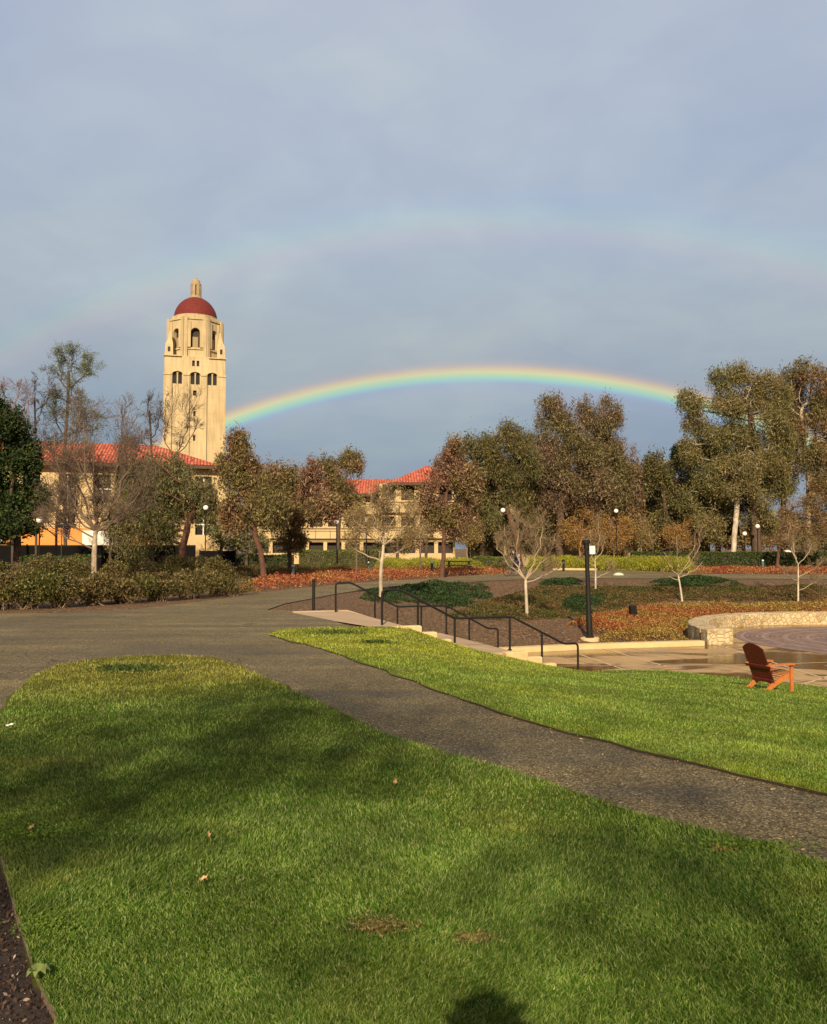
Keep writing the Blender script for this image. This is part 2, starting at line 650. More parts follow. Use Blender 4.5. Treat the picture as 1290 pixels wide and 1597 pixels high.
M['blades2'] = blades_mat('grass_blades_right', [(.052, .12, .008), (.092, .185, .013), (.145, .24, .022), (.24, .33, .06), (.38, .43, .13)],
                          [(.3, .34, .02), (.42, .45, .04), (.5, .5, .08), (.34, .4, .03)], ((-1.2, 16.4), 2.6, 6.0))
M['black'] = simple('black_painted_steel', (.008, .0075, .0075), (.013, .011, .01), .6, 12, .15, 60, spec=.25)
M['fence'] = simple('black_fence_screen', (.0035, .0035, .004), (.006, .005, .005), .8, 2, spec=.1)
M['bark'] = simple('brown_bark', (.11, .07, .045), (.05, .032, .022), .9, 5, .9, 14)
M['bark_red'] = simple('red_brown_bark', (.13, .055, .035), (.06, .03, .02), .9, 5, .9, 14)
M['bark_pale'] = simple('pale_bark', (.46, .38, .28), (.24, .18, .125), .85, 5, .7, 14)
M['bark_white'] = simple('white_bark', (.6, .53, .42), (.26, .2, .14), .8, 2.2, .6, 10)
M['bark_limb'] = simple('pale_limb_bark', (.42, .33, .23), (.24, .18, .12), .85, 3)
M['twig'] = simple('grey_brown_twigs', (.17, .12, .085), (.1, .07, .05), .9, 2)
M['twig_tan'] = simple('tan_twigs', (.27, .19, .11), (.16, .11, .065), .9, 2)
M['twig_dark'] = simple('dark_twigs', (.085, .062, .05), (.05, .036, .028), .9, 2)
M['twig_orange'] = simple('orange_twigs', (.36, .2, .08), (.24, .12, .045), .9, 2)
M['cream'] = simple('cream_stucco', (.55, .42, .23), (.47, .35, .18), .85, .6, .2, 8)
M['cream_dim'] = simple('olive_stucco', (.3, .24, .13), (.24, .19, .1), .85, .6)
M['tower'] = simple('cream_tower_concrete', (.5, .375, .19), (.43, .315, .15), .85, .25, .2, 3)
m_, t_, b_, o_ = mat_base('weathered_tower_concrete')
co_ = coords(t_, 'World')
mp_ = t_.new('ShaderNodeMapping')
mp_.inputs['Scale'].default_value = (1.3, 1.3, .12)
t_.l.new(co_, mp_.inputs[0])
st_ = t_.noise(mp_.outputs[0], 1.0, 4, .6)
big_ = t_.noise(co_, .12, 4, .6)
c_ = t_.mix(t_.ramp(big_, [(0.35, 0.0), (0.65, 1.0)]), (.41, .32, .18), (.5, .4, .24))
c_ = t_.mix(.55, c_, t_.ramp(st_, [(0.35, .68), (0.6, 1.12)]), 'MULTIPLY')
sp_ = t_.new('ShaderNodeSeparateXYZ')
t_.l.new(co_, sp_.inputs[0])
jt_ = t_.math('FRACT', t_.math('DIVIDE', sp_.outputs[2], 2.4))
c_ = t_.mix(t_.ramp(jt_, [(0.0, .35), (0.04, 0.0)]), c_, (.25, .17, .08))
t_.l.new(c_, b_.inputs['Base Color'])
b_.inputs['Roughness'].default_value = .9
M['tower'] = m_
M['tile'] = tile_mat('clay_roof_tiles', (.42, .06, .025), (.6, .12, .05), (.72, .2, .09))
M['tile_grey'] = tile_mat('greyed_roof_tiles', (.2, .12, .09), (.28, .17, .12), (.33, .23, .17))  # greyed clay tiles; on the hip slope they paint grazing light
M['dome'] = simple('red_dome_tiles', (.165, .014, .01), (.09, .008, .006), .8, 1.3, .8, 4, bdist=.2)
M['glass'] = simple('dark_window_glass', (.018, .017, .018), (.03, .026, .022), .15, 1, spec=.6)
M['shade'] = simple('shaded_opening', (.035, .024, .018), (.02, .014, .012), .8, 1)  # dark panes and cores painted as the shade inside openings
M['orange'] = simple('orange_painted_wall', (.68, .27, .06), (.6, .22, .045), .75, .8)
M['white'] = simple('white_paint', (.8, .77, .7), (.72, .69, .62), .6, 1.5)
M['globe'] = simple('white_globe_glass', (.85, .83, .78), (.8, .78, .72), .25, 3)
M['teal'] = simple('blue_green_paint', (.06, .14, .15), (.045, .1, .11), .5, 6)
M['silver'] = simple('brushed_metal', (.5, .5, .48), (.38, .38, .37), .35, 8, metal=.8)
M['wood_chair'] = simple('orange_stained_wood', (.5, .17, .045), (.38, .115, .03), .5, 14, .2, 40)
M['wood_back'] = simple('shaded_red_stained_wood', (.115, .015, .011), (.075, .01, .008), .45, 14, .2, 40)  # chair back: dark red with its shade put into the colour

# ------------------------------------------------------------------ terrain
DROP = -1.35
SO = np.array([-.7, 18.6])
SU = np.array([math.cos(rad(20)), math.sin(rad(20))])
SV = np.array([-SU[1], SU[0]])


def st(s, v):
    p = SO + SU * s + SV * v
    return float(p[0]), float(p[1])


CC = np.array([16.2, 27.5])        # centre of the brick circle
R_IN, R_OUT = 6.2, 6.85


def arc(c, r, a0, a1, n):
    return [(c[0] + r * math.cos(rad(a0 + (a1 - a0) * k / n)), c[1] + r * math.sin(rad(a0 + (a1 - a0) * k / n))) for k in range(n + 1)]


def g2(px, py, z=0.0):
    p = G(px, py, z)
    return (p.x, p.y)


A = [st(4.6, -.45), g2(904, 1049, DROP), g2(1040, 1047, DROP), g2(1150, 1058, DROP), g2(1290, 1073, DROP), (15, 15.5), (24, 12), (32, 14), (32, 30)]
A += arc(CC, R_OUT, 12, 184, 26) + [st(4.6, 4.3)]
B = [(7, -1.5), (4.1, 3.2), (2.95, 5.9), (1.45, 8.0), (0.5, 10.2), (-.4, 13), (-.55, 16), st(.35, -.5), st(.35, 4.25), (-2.6, 25), (-2.6, 30), (-1.0, 36.5),
     (2, 40.2), (4.5, 42.5), (13, 45), (24, 43), (45, 40), (45, -1.5)]
A = np.array(A)
B = np.array(B)


def pdist(P, poly):
    P = np.atleast_2d(P)
    best = np.full(len(P), 1e9)
    for i in range(len(poly)):
        a, b = poly[i], poly[(i + 1) % len(poly)]
        ab = b - a
        t = np.clip(((P - a) @ ab) / max(ab @ ab, 1e-9), 0, 1)
        d = np.linalg.norm(P - (a + t[:, None] * ab), axis=1)
        best = np.minimum(best, d)
    return best


def inside(P, poly):
    P = np.atleast_2d(P)
    x, y = P[:, 0], P[:, 1]
    c = np.zeros(len(P), bool)
    poly = np.asarray(poly)
    for i in range(len(poly)):
        x0, y0 = poly[i]
        x1, y1 = poly[(i + 1) % len(poly)]
        m = (y0 > y) != (y1 > y)
        with np.errstate(divide='ignore', invalid='ignore'):
            xi = x0 + (y - y0) * (x1 - x0) / (y1 - y0 if y1 != y0 else 1e-12)
        c ^= m & (x < xi)
    return c


def H(P):
    P = np.atleast_2d(np.asarray(P, float))
    z = np.zeros(len(P))
    ib = inside(P, B)
    ia = inside(P, A)
    m = ib & ~ia
    if m.any():
        dB, dA = pdist(P[m], B), pdist(P[m], A)
        t = dB / (dB + dA + 1e-9)
        s = t * t * (3 - 2 * t)
        z[m] = DROP * (t * .55 + s * .45)
    z[ia] = DROP
    # beside the stair the bank follows the flights and the landing
    Q = P - SO
    s_, v_ = Q @ SU, Q @ SV
    out = np.maximum(-.42 - v_, v_ - 4.25)
    prof = np.interp(s_, [.3, 1.72, 3.1, 4.42], [0, -.82, -.86, DROP])
    wgt = np.clip(1 - out / 2.2, 0, 1) ** 2 * np.clip((s_ + .2) / .6, 0, 1) * np.clip((5.0 - s_) / .5, 0, 1)
    wgt = np.where((out > -.3) & m, wgt, 0)
    z = z * (1 - wgt) + np.minimum(prof, z) * wgt
    return z


def stair_z(s):
    if s < .4: return 0.0
    if s < 1.72: return -.165 * (1 + int((s - .4) / .33))
    if s < 3.1: return -.675
    if s < 4.42: return -.675 - .165 * (1 + int((s - 3.1) / .33))
    return DROP


def Hbase(P):
    z = H(P)
    Q = np.atleast_2d(P) - SO
    s, v = Q @ SU, Q @ SV
    m = (s > .15) & (s < 4.9) & (v > -.5) & (v < 4.3)
    for i in np.where(m)[0]:
        z[i] = min(z[i], stair_z(s[i]) - .2)
    return z


def hz(x, y):
    return float(H([(x, y)])[0])


def gp(px, py):
    """ground point under a pixel, on the real terrain"""
    r = ray(px, py)
    lo = None
    k = 2.0
    while k < 120:
        p = (r.x * k, r.y * k)
        if CAMZ + r.z * k < hz(*p):
            for q in np.linspace(k - .5, k, 9):
                if CAMZ + r.z * q < hz(r.x * q, r.y * q):
                    return Vector((r.x * q, r.y * q, hz(r.x * q, r.y * q)))
        k += .5
    return Vector((r.x * 120, r.y * 120, 0))


def axis(parts):
    out = []
    for a, b, s in parts:
        out += list(np.arange(a, b, s))
    return np.array(out + [parts[-1][1]])


xs = axis([(-2500, -300, 275), (-300, -60, 20), (-60, -8, 2), (-8, 12, .25), (12, 34, .5), (34, 60, 2), (60, 300, 20), (300, 2500, 275)])
ys = axis([(-300, -20, 20), (-20, -2, 1.5), (-2, 16, .5), (16, 28, .25), (28, 50, .5), (50, 120, 5), (120, 400, 20), (400, 3000, 200)])
X, Y = np.meshgrid(xs, ys)
P2 = np.stack([X.ravel(), Y.ravel()], 1)
Z = Hbase(P2) - .03
far = np.clip((np.hypot(P2[:, 0], P2[:, 1]) - 60) / 100, 0, 1)
Z -= far * .3
V = np.column_stack([P2, Z])
nx, ny = len(xs), len(ys)
idx = np.arange(nx * ny).reshape(ny, nx)
Fq = np.stack([idx[:-1, :-1], idx[:-1, 1:], idx[1:, 1:], idx[1:, :-1]], -1).reshape(-1, 4)
g = np_mesh('ground', V, Fq, M['mulch'], smooth=True)
tag(g, kind='structure')


def sub(poly, step):
    out = []
    n = len(poly)
    for i in range(n):
        a, b = np.array(poly[i]), np.array(poly[(i + 1) % n])
        k = max(1, int(np.linalg.norm(b - a) / step))
        out += [tuple(a + (b - a) * j / k) for j in range(k)]
    return out


def smooth_poly(poly, it=2, keep=()):
    P = [np.array(p) for p in poly]
    for _ in range(it):
        Q = []
        for i in range(len(P)):
            a, b = P[i], P[(i + 1) % len(P)]
            Q += [a * .75 + b * .25, a * .25 + b * .75]
        P = Q
    return [tuple(p) for p in P]


def sheet(name, poly, step, off, mat, zf=H, holes=(), jag=0.0, skirt=0.0):
    bd = sub(poly, step)
    if jag:
        bd = [(x + R.normal(0, jag), y + R.normal(0, jag)) for x, y in bd]
    pts = list(bd)
    loops = [list(range(len(bd)))]
    x0, y0 = np.min(bd, axis=0)
    x1, y1 = np.max(bd, axis=0)
    gx, gy = np.meshgrid(np.arange(x0, x1, step), np.arange(y0, y1, step))
    Q = np.column_stack([gx.ravel(), gy.ravel()])
    Q = Q + R.uniform(-.1, .1, Q.shape) * step
    Q = Q[inside(Q, bd)]
    Q = Q[pdist(Q, np.array(bd)) > step * .4]
    pts += [tuple(q) for q in Q]
    edges = [(loops[0][i], loops[0][(i + 1) % len(bd)]) for i in range(len(bd))]
    vs, es, fs, *_ = delaunay_2d_cdt([Vector(p) for p in pts], edges, [], 0, 1e-5)
    vv = np.array([(v.x, v.y) for v in vs])
    ff = np.array([f for f in fs if len(f) == 3])
    cen = vv[ff].mean(1)
    ff = ff[inside(cen, bd)]
    # all faces up
    a, b, c = vv[ff[:, 0]], vv[ff[:, 1]], vv[ff[:, 2]]
    flip = ((b - a)[:, 0] * (c - a)[:, 1] - (b - a)[:, 1] * (c - a)[:, 0]) < 0
    ff[flip] = ff[flip][:, ::-1]
    z = zf(vv) + off
    V3 = np.column_stack([vv, z])
    faces = [ff]
    if skirt:
        n0 = len(V3)
        bb = np.array(bd)
        top = np.column_stack([bb, zf(bb) + off])
        bot = top.copy()
        bot[:, 2] -= skirt
        V3 = np.vstack([V3, top, bot])
        n = len(bb)
        k = np.arange(n)
        faces = [ff, np.stack([n0 + k, n0 + n + k, n0 + n + (k + 1) % n, n0 + (k + 1) % n], 1)]
        return np_mesh(name, V3, faces, mat, smooth=False, mats=(M['soil'], np.r_[np.zeros(len(ff)), np.ones(n)]))
    return np_mesh(name, V3, faces, mat, smooth=False)


# asphalt paths
asp = [g2(*p) for p in [(0, 957), (100, 955), (200, 951), (280, 942), (360, 932), (400, 925), (480, 916), (560, 909), (620, 905), (700, 900), (760, 896),
                        (768, 892), (762, 884), (745, 880), (800, 877), (850, 880), (862, 889), (1000, 890), (1100, 895), (1290, 896.5), (1500, 897)]]
asp += [g2(*p) for p in [(1500, 903), (1290, 903), (1150, 902.5), (1030, 902), (900, 902), (800, 904), (740, 907), (640, 912), (590, 916), (520, 927), (445, 941), (415, 951), (480, 953.5)]]
asp += [(-1.4, 18.3), (-.5, 15), (.3, 12), (1.5, 9.2), (3.0, 7.0), (6.5, 1), (9, -4), (8, -5), (3.5, 1.5), (1.2, 4.0), (-.6, 7.4), (-2.2, 10.6), (-3.4, 11), (-4.4, 8), (-8, 5.5), (-30, 4), (-30, 19), (-16, 21)]
asphalt = sheet('asphalt_path', asp, .6, .0, M['asphalt'], jag=.012, skirt=.05)
tag(asphalt, kind='structure')

# lawns
L1 = [g2(*p) for p in [(0, 1122), (22, 1085), (50, 1057), (85, 1040), (130, 1031), (200, 1025), (270, 1023.5), (330, 1027), (372, 1040), (430, 1066), (520, 1108), (600, 1147), (700, 1179),
                       (780, 1200), (860, 1226), (1000, 1275), (1150, 1312), (1290, 1351)]]
L1 += [(3.4, 2.3), (6.3, -2.6), (6.3, -9), (-.9, -9), (-.8, -1), (-.88, 1.3), (-1.1, 2.4), g2(90, 1597), g2(60, 1540), g2(28, 1440), g2(3, 1342), (-2.8, 4.75), (-8, 4.6), (-8, 6.2), (-5.2, 7.0)]
L2 = [g2(*p) for p in [(418, 991), (435, 984), (470, 981), (520, 979), (570, 979)]] + [st(-.2, -.47), st(.4, -.47), st(1.75, -.47), st(3.2, -.47), st(4.6, -.47)]
L2 += [tuple(p) for p in A[1:5]] + [(15, 15.5), (24, 12), (24, -8), (9.6, -7), (7.4, -1.2)] + [g2(*p) for p in [(1290, 1241), (1150, 1209), (1000, 1173), (850, 1134), (700, 1086), (600, 1047), (500, 1013), (445, 999)]]
lawn_front = sheet('lawn', L1, .35, .018, M['lawn1'], jag=.028, skirt=.07)
lawn_right = sheet('lawn_slope', L2, .35, .02, M['lawn2'], jag=.025, skirt=.07)
for o in (lawn_front, lawn_right): tag(o, kind='structure')
EDGING = [Vector((-8, 4.62, 0))] * 0 + [G(2, 1340), G(28, 1440), G(60, 1540), G(90, 1597), Vector((-1.1, 2.4, 0)), Vector((-.88, 1.3, 0)), Vector((-.8, -1, 0)), Vector((-.9, -6, 0))]


def blades(name, poly, y0, y1, n0, mat, hmin=.015, hmax=.036, wbase=.0027, off=.015, zmode=True, xlim=1.25):
    """grass blades; density falls with distance, blade width grows with it"""
    # sample distance with pdf ~ constant per screen row
    u = R.random(n0)
    q = 1.1
    y = (y0 ** -q + u * (y1 ** -q - y0 ** -q)) ** (-1 / q)
    x = R.uniform(-1, 1, n0) * (y * .52 + .3) * xlim
    P = np.column_stack([x, y])
    P = P[inside(P, poly)]
    n = len(P)
    z = H(P) + off
    d = np.hypot(P[:, 0], P[:, 1])
    lean = R.normal(0, .38, (n, 2))
    cl = np.column_stack([np.sin(P[:, 0] * 3.1 + np.sin(P[:, 1] * 2.3)), np.cos(P[:, 1] * 2.7 + np.sin(P[:, 0] * 1.9))])
    lean += cl * .2
    hh = R.uniform(hmin, hmax, n) * (1 + .25 * np.sin(P[:, 0] * 2.2) * np.cos(P[:, 1] * 1.7)) * (1 + np.clip(d - 6, 0, 20) * .012)
    wd = wbase * (0.7 + .23 * d) * R.uniform(.7, 1.3, n)
    ang = R.uniform(0, math.pi, n)
    sx, sy = np.cos(ang) * wd, np.sin(ang) * wd
    base_ = np.column_stack([P, z])
    side = np.column_stack([sx, sy, np.zeros(n)])
    mid = base_ + np.column_stack([lean * hh[:, None] * .35, hh * .6])
    tip = base_ + np.column_stack([lean * hh[:, None] * 1.15, hh])
    V = np.empty((n, 5, 3), np.float32)
    V[:, 0] = base_ - side * .5
    V[:, 1] = base_ + side * .5
    V[:, 2] = mid + side * .42
    V[:, 3] = mid - side * .42
    V[:, 4] = tip
    k = np.arange(n)[:, None] * 5
    return np_mesh(name, V.reshape(-1, 3), [k + np.array([[0, 1, 2, 3]]), k + np.array([[3, 2, 4]])], mat)


gb = blades('grass', L1, 2.3, 14.5, 1000000, M['blades1'])
tag(gb, 'mown green grass with worn yellow patches on the front lawn', 'grass', kind='stuff')
gb = blades('grass', L2, 4.0, 22, 650000, M['blades2'], .016, .032)
tag(gb, 'bright green grass on the sunlit lawn sloping to the plaza', 'grass', kind='stuff')

# ------------------------------------------------------------------ plaza, stair, kerb, wall
plaza = sheet('plaza', [tuple(p) for p in A[:-1]] + [st(4.6, 4.3)], 2.0, .0, M['plaza'], zf=lambda P: np.full(len(P), DROP))
tag(plaza, kind='structure')
mb = MB()
mb.lathe([(5.3, 0), (5.3, .004)], 96)
bc = mb.build('brick_circle_paving', M['brick'])
bc.location = (*CC, DROP + .004)
tag(bc, kind='structure')

# pale bands in the plaza paving
mb = MB()
for (p0, p1) in [((560 + 375, 1010), (1040, 1040)), ((870, 1039), (1170, 1037)), ((1115, 1005), (1330, 1072)), ((1190, 1037), (1340, 1031)), ((1250, 1068), (1340, 1040)), ((905, 1021), (975, 1045))]:
    a, b = G(*p0, DROP), G(*p1, DROP)
    d = (b - a).normalized()
    n = Vector((-d.y, d.x, 0)) * .035
    mb.add([a - n, b - n, b + n, a + n], [(0, 1, 2, 3)])
o = mb.build('paving_bands', simple('pale_joint', (.55, .4, .23), (.42, .29, .16), .7, 3))
o.location = (0, 0, .004)
tag(o, kind='structure')

# top pad
pad = sheet('stair_top_paving', [st(-1.15, 4.25), st(-.7, 1.2), st(-.35, -.42), st(.4, -.42), st(.4, 4.25)], .5, .004, M['step'], zf=lambda P: np.zeros(len(P)))
tag(pad, kind='structure')
stair = empty('outdoor_stair', (SO[0], SO[1], DROP), 'pale concrete stair with a wet middle landing down to the plaza', 'stair', rz=rad(20))


def sbox(s0, s1, z1, z0=DROP - .4, v0=-.42, v1=4.25):
    m = MB()
    m.box(s0, s1, v0, v1, z0 - DROP, z1 - DROP, bev=.012)
    return m


for k in range(4):
    z = -.165 * (k + 1) if k < 3 else -.675
    if k < 3:
        sbox(.4 + .33 * k, .4 + .33 * (k + 1) - .003, z).build('step', M['stepend'] if False else M['step'], stair)
sbox(1.39, 3.1, -.675).build('landing', M['step'], stair)
for k in range(4):
    z = -.675 - .165 * (k + 1)
    if z > DROP + .02:
        sbox(3.103 + .33 * k, 3.103 + .33 * (k + 1) - .003, z).build('step', M['step'], stair)
# rough stone ends of the steps on the lawn side
for s0, s1, zt in [(.1, .72, .0), (.72, 1.08, -.15), (1.08, 1.42, -.32), (1.42, 1.8, -.48), (2.75, 3.3, -.665), (3.3, 3.68, -.8), (3.68, 4.05, -.97), (4.05, 4.4, -1.14)]:
    m = MB()
    m.box(s0, s1 - .01, -.62, -.424, -.35 + 0, zt - DROP + .02, bev=.02)
    m.build('step_end_stone', M['stepend'], stair)
# low side kerb towards the planting
m = MB()
m.add([(x, y, z) for x, zt in ((-1.1, .0), (.4, .0), (4.6, DROP)) for y in (4.253, 4.4) for z in (zt - DROP + .03, zt - DROP - .4)],
      [(0, 1, 5, 4), (4, 5, 9, 8), (2, 6, 7, 3), (6, 10, 11, 7), (0, 4, 6, 2), (4, 8, 10, 6), (8, 9, 11, 10), (0, 2, 3, 1)])
m.build('side_kerb', M['step'], stair)

# yellow lit kerb along the planting
kp = [Vector((*st(4.6, 4.3), 0)), Vector((5.2, 25.4, 0)), Vector((9.15, 26.35, 0))]
m = MB()
for i in range(2):
    a, b = kp[i], kp[i + 1]
    d = (b - a).normalized()
    n = Vector((-d.y, d.x, 0)) * .3
    z0, z1 = DROP - .1, DROP + .15
    m.add([Vector((*q[:2], z)) for z in (z0, z1) for q in (a, b, b + n, a + n)], [(0, 1, 5, 4), (1, 2, 6, 5), (2, 3, 7, 6), (3, 0, 4, 7), (4, 5, 6, 7)])
k = m.build('plaza_kerb', M['kerb'])
tag(k, 'cream concrete kerb between the mulch planting and the wet plaza', 'kerb')

# curved seat wall
m = MB()
N = 64
ring = []
for k in range(N + 1):
    a = rad(15 + (181 - 15) * k / N)
    ri, ro = R_IN + R.normal(0, .012), R_OUT + R.normal(0, .012)
    zt = DROP + .48 + R.normal(0, .006)
    c, s_ = math.cos(a), math.sin(a)
    ring.append([(CC[0] + r * c, CC[1] + r * s_, z) for r, z in ((ri, DROP - .2), (ri, zt - .03), (ri + .04, zt), (ro - .04, zt), (ro, zt - .03), (ro, DROP - .2))])
vs = [p for r_ in ring for p in r_]
fs = [(k * 6 + j, k * 6 + j + 1, (k + 1) * 6 + j + 1, (k + 1) * 6 + j) for k in range(N) for j in range(5)] + [tuple(range(6)), tuple(range(N * 6, N * 6 + 6))]
m.add(vs, fs)
wall = m.build('stone_seat_wall', M['stone'])
tag(wall, 'low curved rubble stone seat wall round the brick circle', 'wall')
wall_end = MB()
a = rad(184)
c, s_ = math.cos(a), math.sin(a)
Mx = Matrix.Translation((CC[0] + 6.5 * c, CC[1] + 6.5 * s_, DROP)) @ Matrix.Rotation(a, 4, 'Z')
wall_end.box(-.42, .42, -.05, .42, -.2, .5, Mx, bev=.03)
o = wall_end.build('end_block', M['stone'], wall)

# ------------------------------------------------------------------ handrails
def handrail(path, posts, label):
    """path: (s, z) along v0 ; posts: (s, ztop, zbase)"""
    v0 = path[0][2]
    p0 = st(posts[0][0], v0)
    t = empty('handrail', (*p0, posts[0][2]), label, 'handrail', 'black handrails of the stair')
    L = Vector(t.location)
    pts = []
    n = len(path)
    P = [Vector((*st(s, v), z)) for s, z, v in path]
    out = [P[0]]
    for i in range(1, n - 1):
        a, b, c = P[i - 1], P[i], P[i + 1]
        r = min(.1, (a - b).length * .45, (c - b).length * .45)
        p, q = b + (a - b).normalized() * r, b + (c - b).normalized() * r
        for j in range(5):
            u = j / 4
            out.append(p * (1 - u) ** 2 + b * 2 * u * (1 - u) + q * u * u)
    out.append(P[-1])
    m = MB()
    m.tube([o_ - L for o_ in out], .026, 8)
    m.build('rail', M['black'], t, smooth=True)
    for s, zt, zb in posts:
        m = MB()
        m.tube([Vector((*st(s, v0), zb - .1)) - L, Vector((*st(s, v0), zt)) - L], .026, 8)
        m.lathe([(.055, zb - L.z - .01), (.055, zb - L.z + .012), (.03, zb - L.z + .02)], 10, st(s, v0)[0] - L.x, st(s, v0)[1] - L.y)
        m.build('post', M['black'], t, smooth=True)
    return t


RH = .78
handrail([(.0, -.0, .0), (.0, RH, .0), (.42, RH, .0), (1.75, .1, .0), (3.2, .1, .0), (4.6, -.59, .0), (4.98, -.59, .0), (4.98, DROP, .0)][0:8],
         [(.85, RH - .25, -.33), (1.75, .1, -.675), (3.15, .1, -.675), (4.0, -.3, -1.17)],
         'nearer black pipe handrail on the lawn side of the stair')
handrail([(.0, 0, 4.05), (.0, RH, 4.05), (.42, RH, 4.05), (1.75, .1, 4.05), (3.2, .1, 4.05), (4.5, -.59, 4.05), (4.8, -.59, 4.05), (4.8, DROP, 4.05)],
         [(1.1, RH - .36, -.33), (1.75, .1, -.675), (2.45, .1, -.675), (3.2, .1, -.675), (3.9, -.27, -1.0)],
         'farther black pipe handrail beside the mulch planting')
p = gp(489, 953.5)
t = empty('steel_post', p, 'single black steel post standing alone at the head of the stair', 'post')
m = MB()
m.lathe([(.05, -.05), (.05, .02), (.042, .03), (.042, .8), (.052, .81), (.052, .84), (.03, .87)], 12)
m.build('shaft', M['black'], t, smooth=True)
m = MB()
m.lathe([(.075, -.02), (.075, .014), (.055, .02)], 12)
m.build('foot_plate', M['black'], t)

# ------------------------------------------------------------------ vegetation engine


def rand_ell(c, r, n, shell=.0):
    v = R.normal(size=(n, 3))
    v /= np.linalg.norm(v, axis=1)[:, None]
    u = (shell + (1 - shell) * R.random(n)) ** (1 / 3)
    return np.asarray(c) + v * u[:, None] * np.asarray(r)


def leaf_quads(C, L, Wd, droop=0.0, up=0.0, spread=1.0):
    n = len(C)
    d = R.normal(size=(n, 3)) * spread
    d[:, 2] += up - droop
    d /= np.linalg.norm(d, axis=1)[:, None] + 1e-9
    q = R.normal(size=(n, 3))
    s = np.cross(d, q)
    s /= np.linalg.norm(s, axis=1)[:, None] + 1e-9
    L = np.asarray(L)[:, None] if hasattr(L, '__len__') else np.full((n, 1), L)
    Wd = Wd * (L / L.mean())
    V = np.empty((n, 4, 3), np.float32)
    V[:, 0] = C - d * L * .5
    V[:, 1] = C + s * Wd * .5 - d * L * .05
    V[:, 2] = C + d * L * .5
    V[:, 3] = C - s * Wd * .5 - d * L * .05
    F4 = np.arange(n)[:, None] * 4 + np.array([[0, 1, 2, 3]])
    return V.reshape(-1, 3), F4


def colonize(att, chain, step, infl, kill, maxit=90, jit=.25, grav=0.0):
    nodes = [np.array(p, float) for p in chain]
    par = [-1] + list(range(len(chain) - 1))
    N_ = np.array(nodes)
    d = np.linalg.norm(att[:, None, :] - N_[None], axis=2)
    near, dist = d.argmin(1), d.min(1)
    alive = np.ones(len(att), bool)
    nodes_a = N_
    par_a = list(par)
    first = True
    for it in range(maxit):
        act = alive & (dist < infl)
        if not act.any():
            if not alive.any(): break
            # reach for the closest attractor
            i = np.where(alive)[0][dist[alive].argmin()]
            act = np.zeros(len(att), bool)
            act[i] = True
        ids = near[act]
        dv = att[act] - nodes_a[ids]
        dv /= np.linalg.norm(dv, axis=1)[:, None] + 1e-9
        uniq, inv = np.unique(ids, return_inverse=True)
        sm = np.zeros((len(uniq), 3))
        np.add.at(sm, inv, dv)
        sm += R.normal(0, jit, sm.shape)
        sm[:, 2] += grav
        sm /= np.linalg.norm(sm, axis=1)[:, None] + 1e-9
        new = nodes_a[uniq] + sm * step
        n0 = len(nodes_a)
        nodes_a = np.vstack([nodes_a, new])
        par_a += list(uniq)
        al = np.where(alive)[0]
        dd = np.linalg.norm(att[al][:, None, :] - new[None], axis=2)
        mi, mv = dd.argmin(1), dd.min(1)
        b = mv < dist[al]
        near[al[b]] = mi[b] + n0
        dist[al[b]] = mv[b]
        alive[al[mv < kill]] = False
        if len(nodes_a) > 9000: break
    return nodes_a, np.array(par_a)


def radii(nodes, par, rbase, rmin, expo=.46):
    n = len(nodes)
    tips = np.zeros(n)
    kids = np.zeros(n, int)
    for i in range(n - 1, 0, -1): kids[par[i]] += 1
    tips[kids == 0] = 1
    for i in range(n - 1, 0, -1): tips[par[i]] += tips[i]
    r = rbase * (tips / tips[0]) ** expo
    return np.maximum(r, rmin), kids


def frusta(P0, P1, r0, r1, k):
    n = len(P0)
    t = P1 - P0
    t /= np.linalg.norm(t, axis=1)[:, None] + 1e-9
    ref = np.where(np.abs(t[:, 2:3]) > .9, np.array([[1.0, 0, 0]]), np.array([[0, 0, 1.0]]))
    a = np.cross(t, ref)
    a /= np.linalg.norm(a, axis=1)[:, None] + 1e-9
    b = np.cross(t, a)
    ang = np.arange(k) * 2 * math.pi / k
    ca, sa = np.cos(ang), np.sin(ang)
    ring = a[:, None, :] * ca[None, :, None] + b[:, None, :] * sa[None, :, None]
    V = np.concatenate([P0[:, None, :] + ring * r0[:, None, None], P1[:, None, :] + ring * r1[:, None, None]], 1)
    j = np.arange(k)
    f = np.stack([j, (j + 1) % k, (j + 1) % k + k, j + k], 1)
    Fc = (np.arange(n)[:, None, None] * 2 * k + f[None]).reshape(-1, 4)
    return V.reshape(-1, 3), Fc


def skeleton_mesh(name, nodes, par, r, sel, mat, parent, k):
    i = np.where(sel)[0]
    i = i[i > 0]
    if not len(i): return None
    P0, P1 = nodes[par[i]], nodes[i]
    ext = (P1 - P0) * .06
    V_, F_ = frusta(P0 - ext, P1 + ext, r[par[i]] * np.where(r[par[i]] > r[i] * 1.8, .6, 1), r[i], k)
    return np_mesh(name, V_, F_, mat, parent, smooth=True)


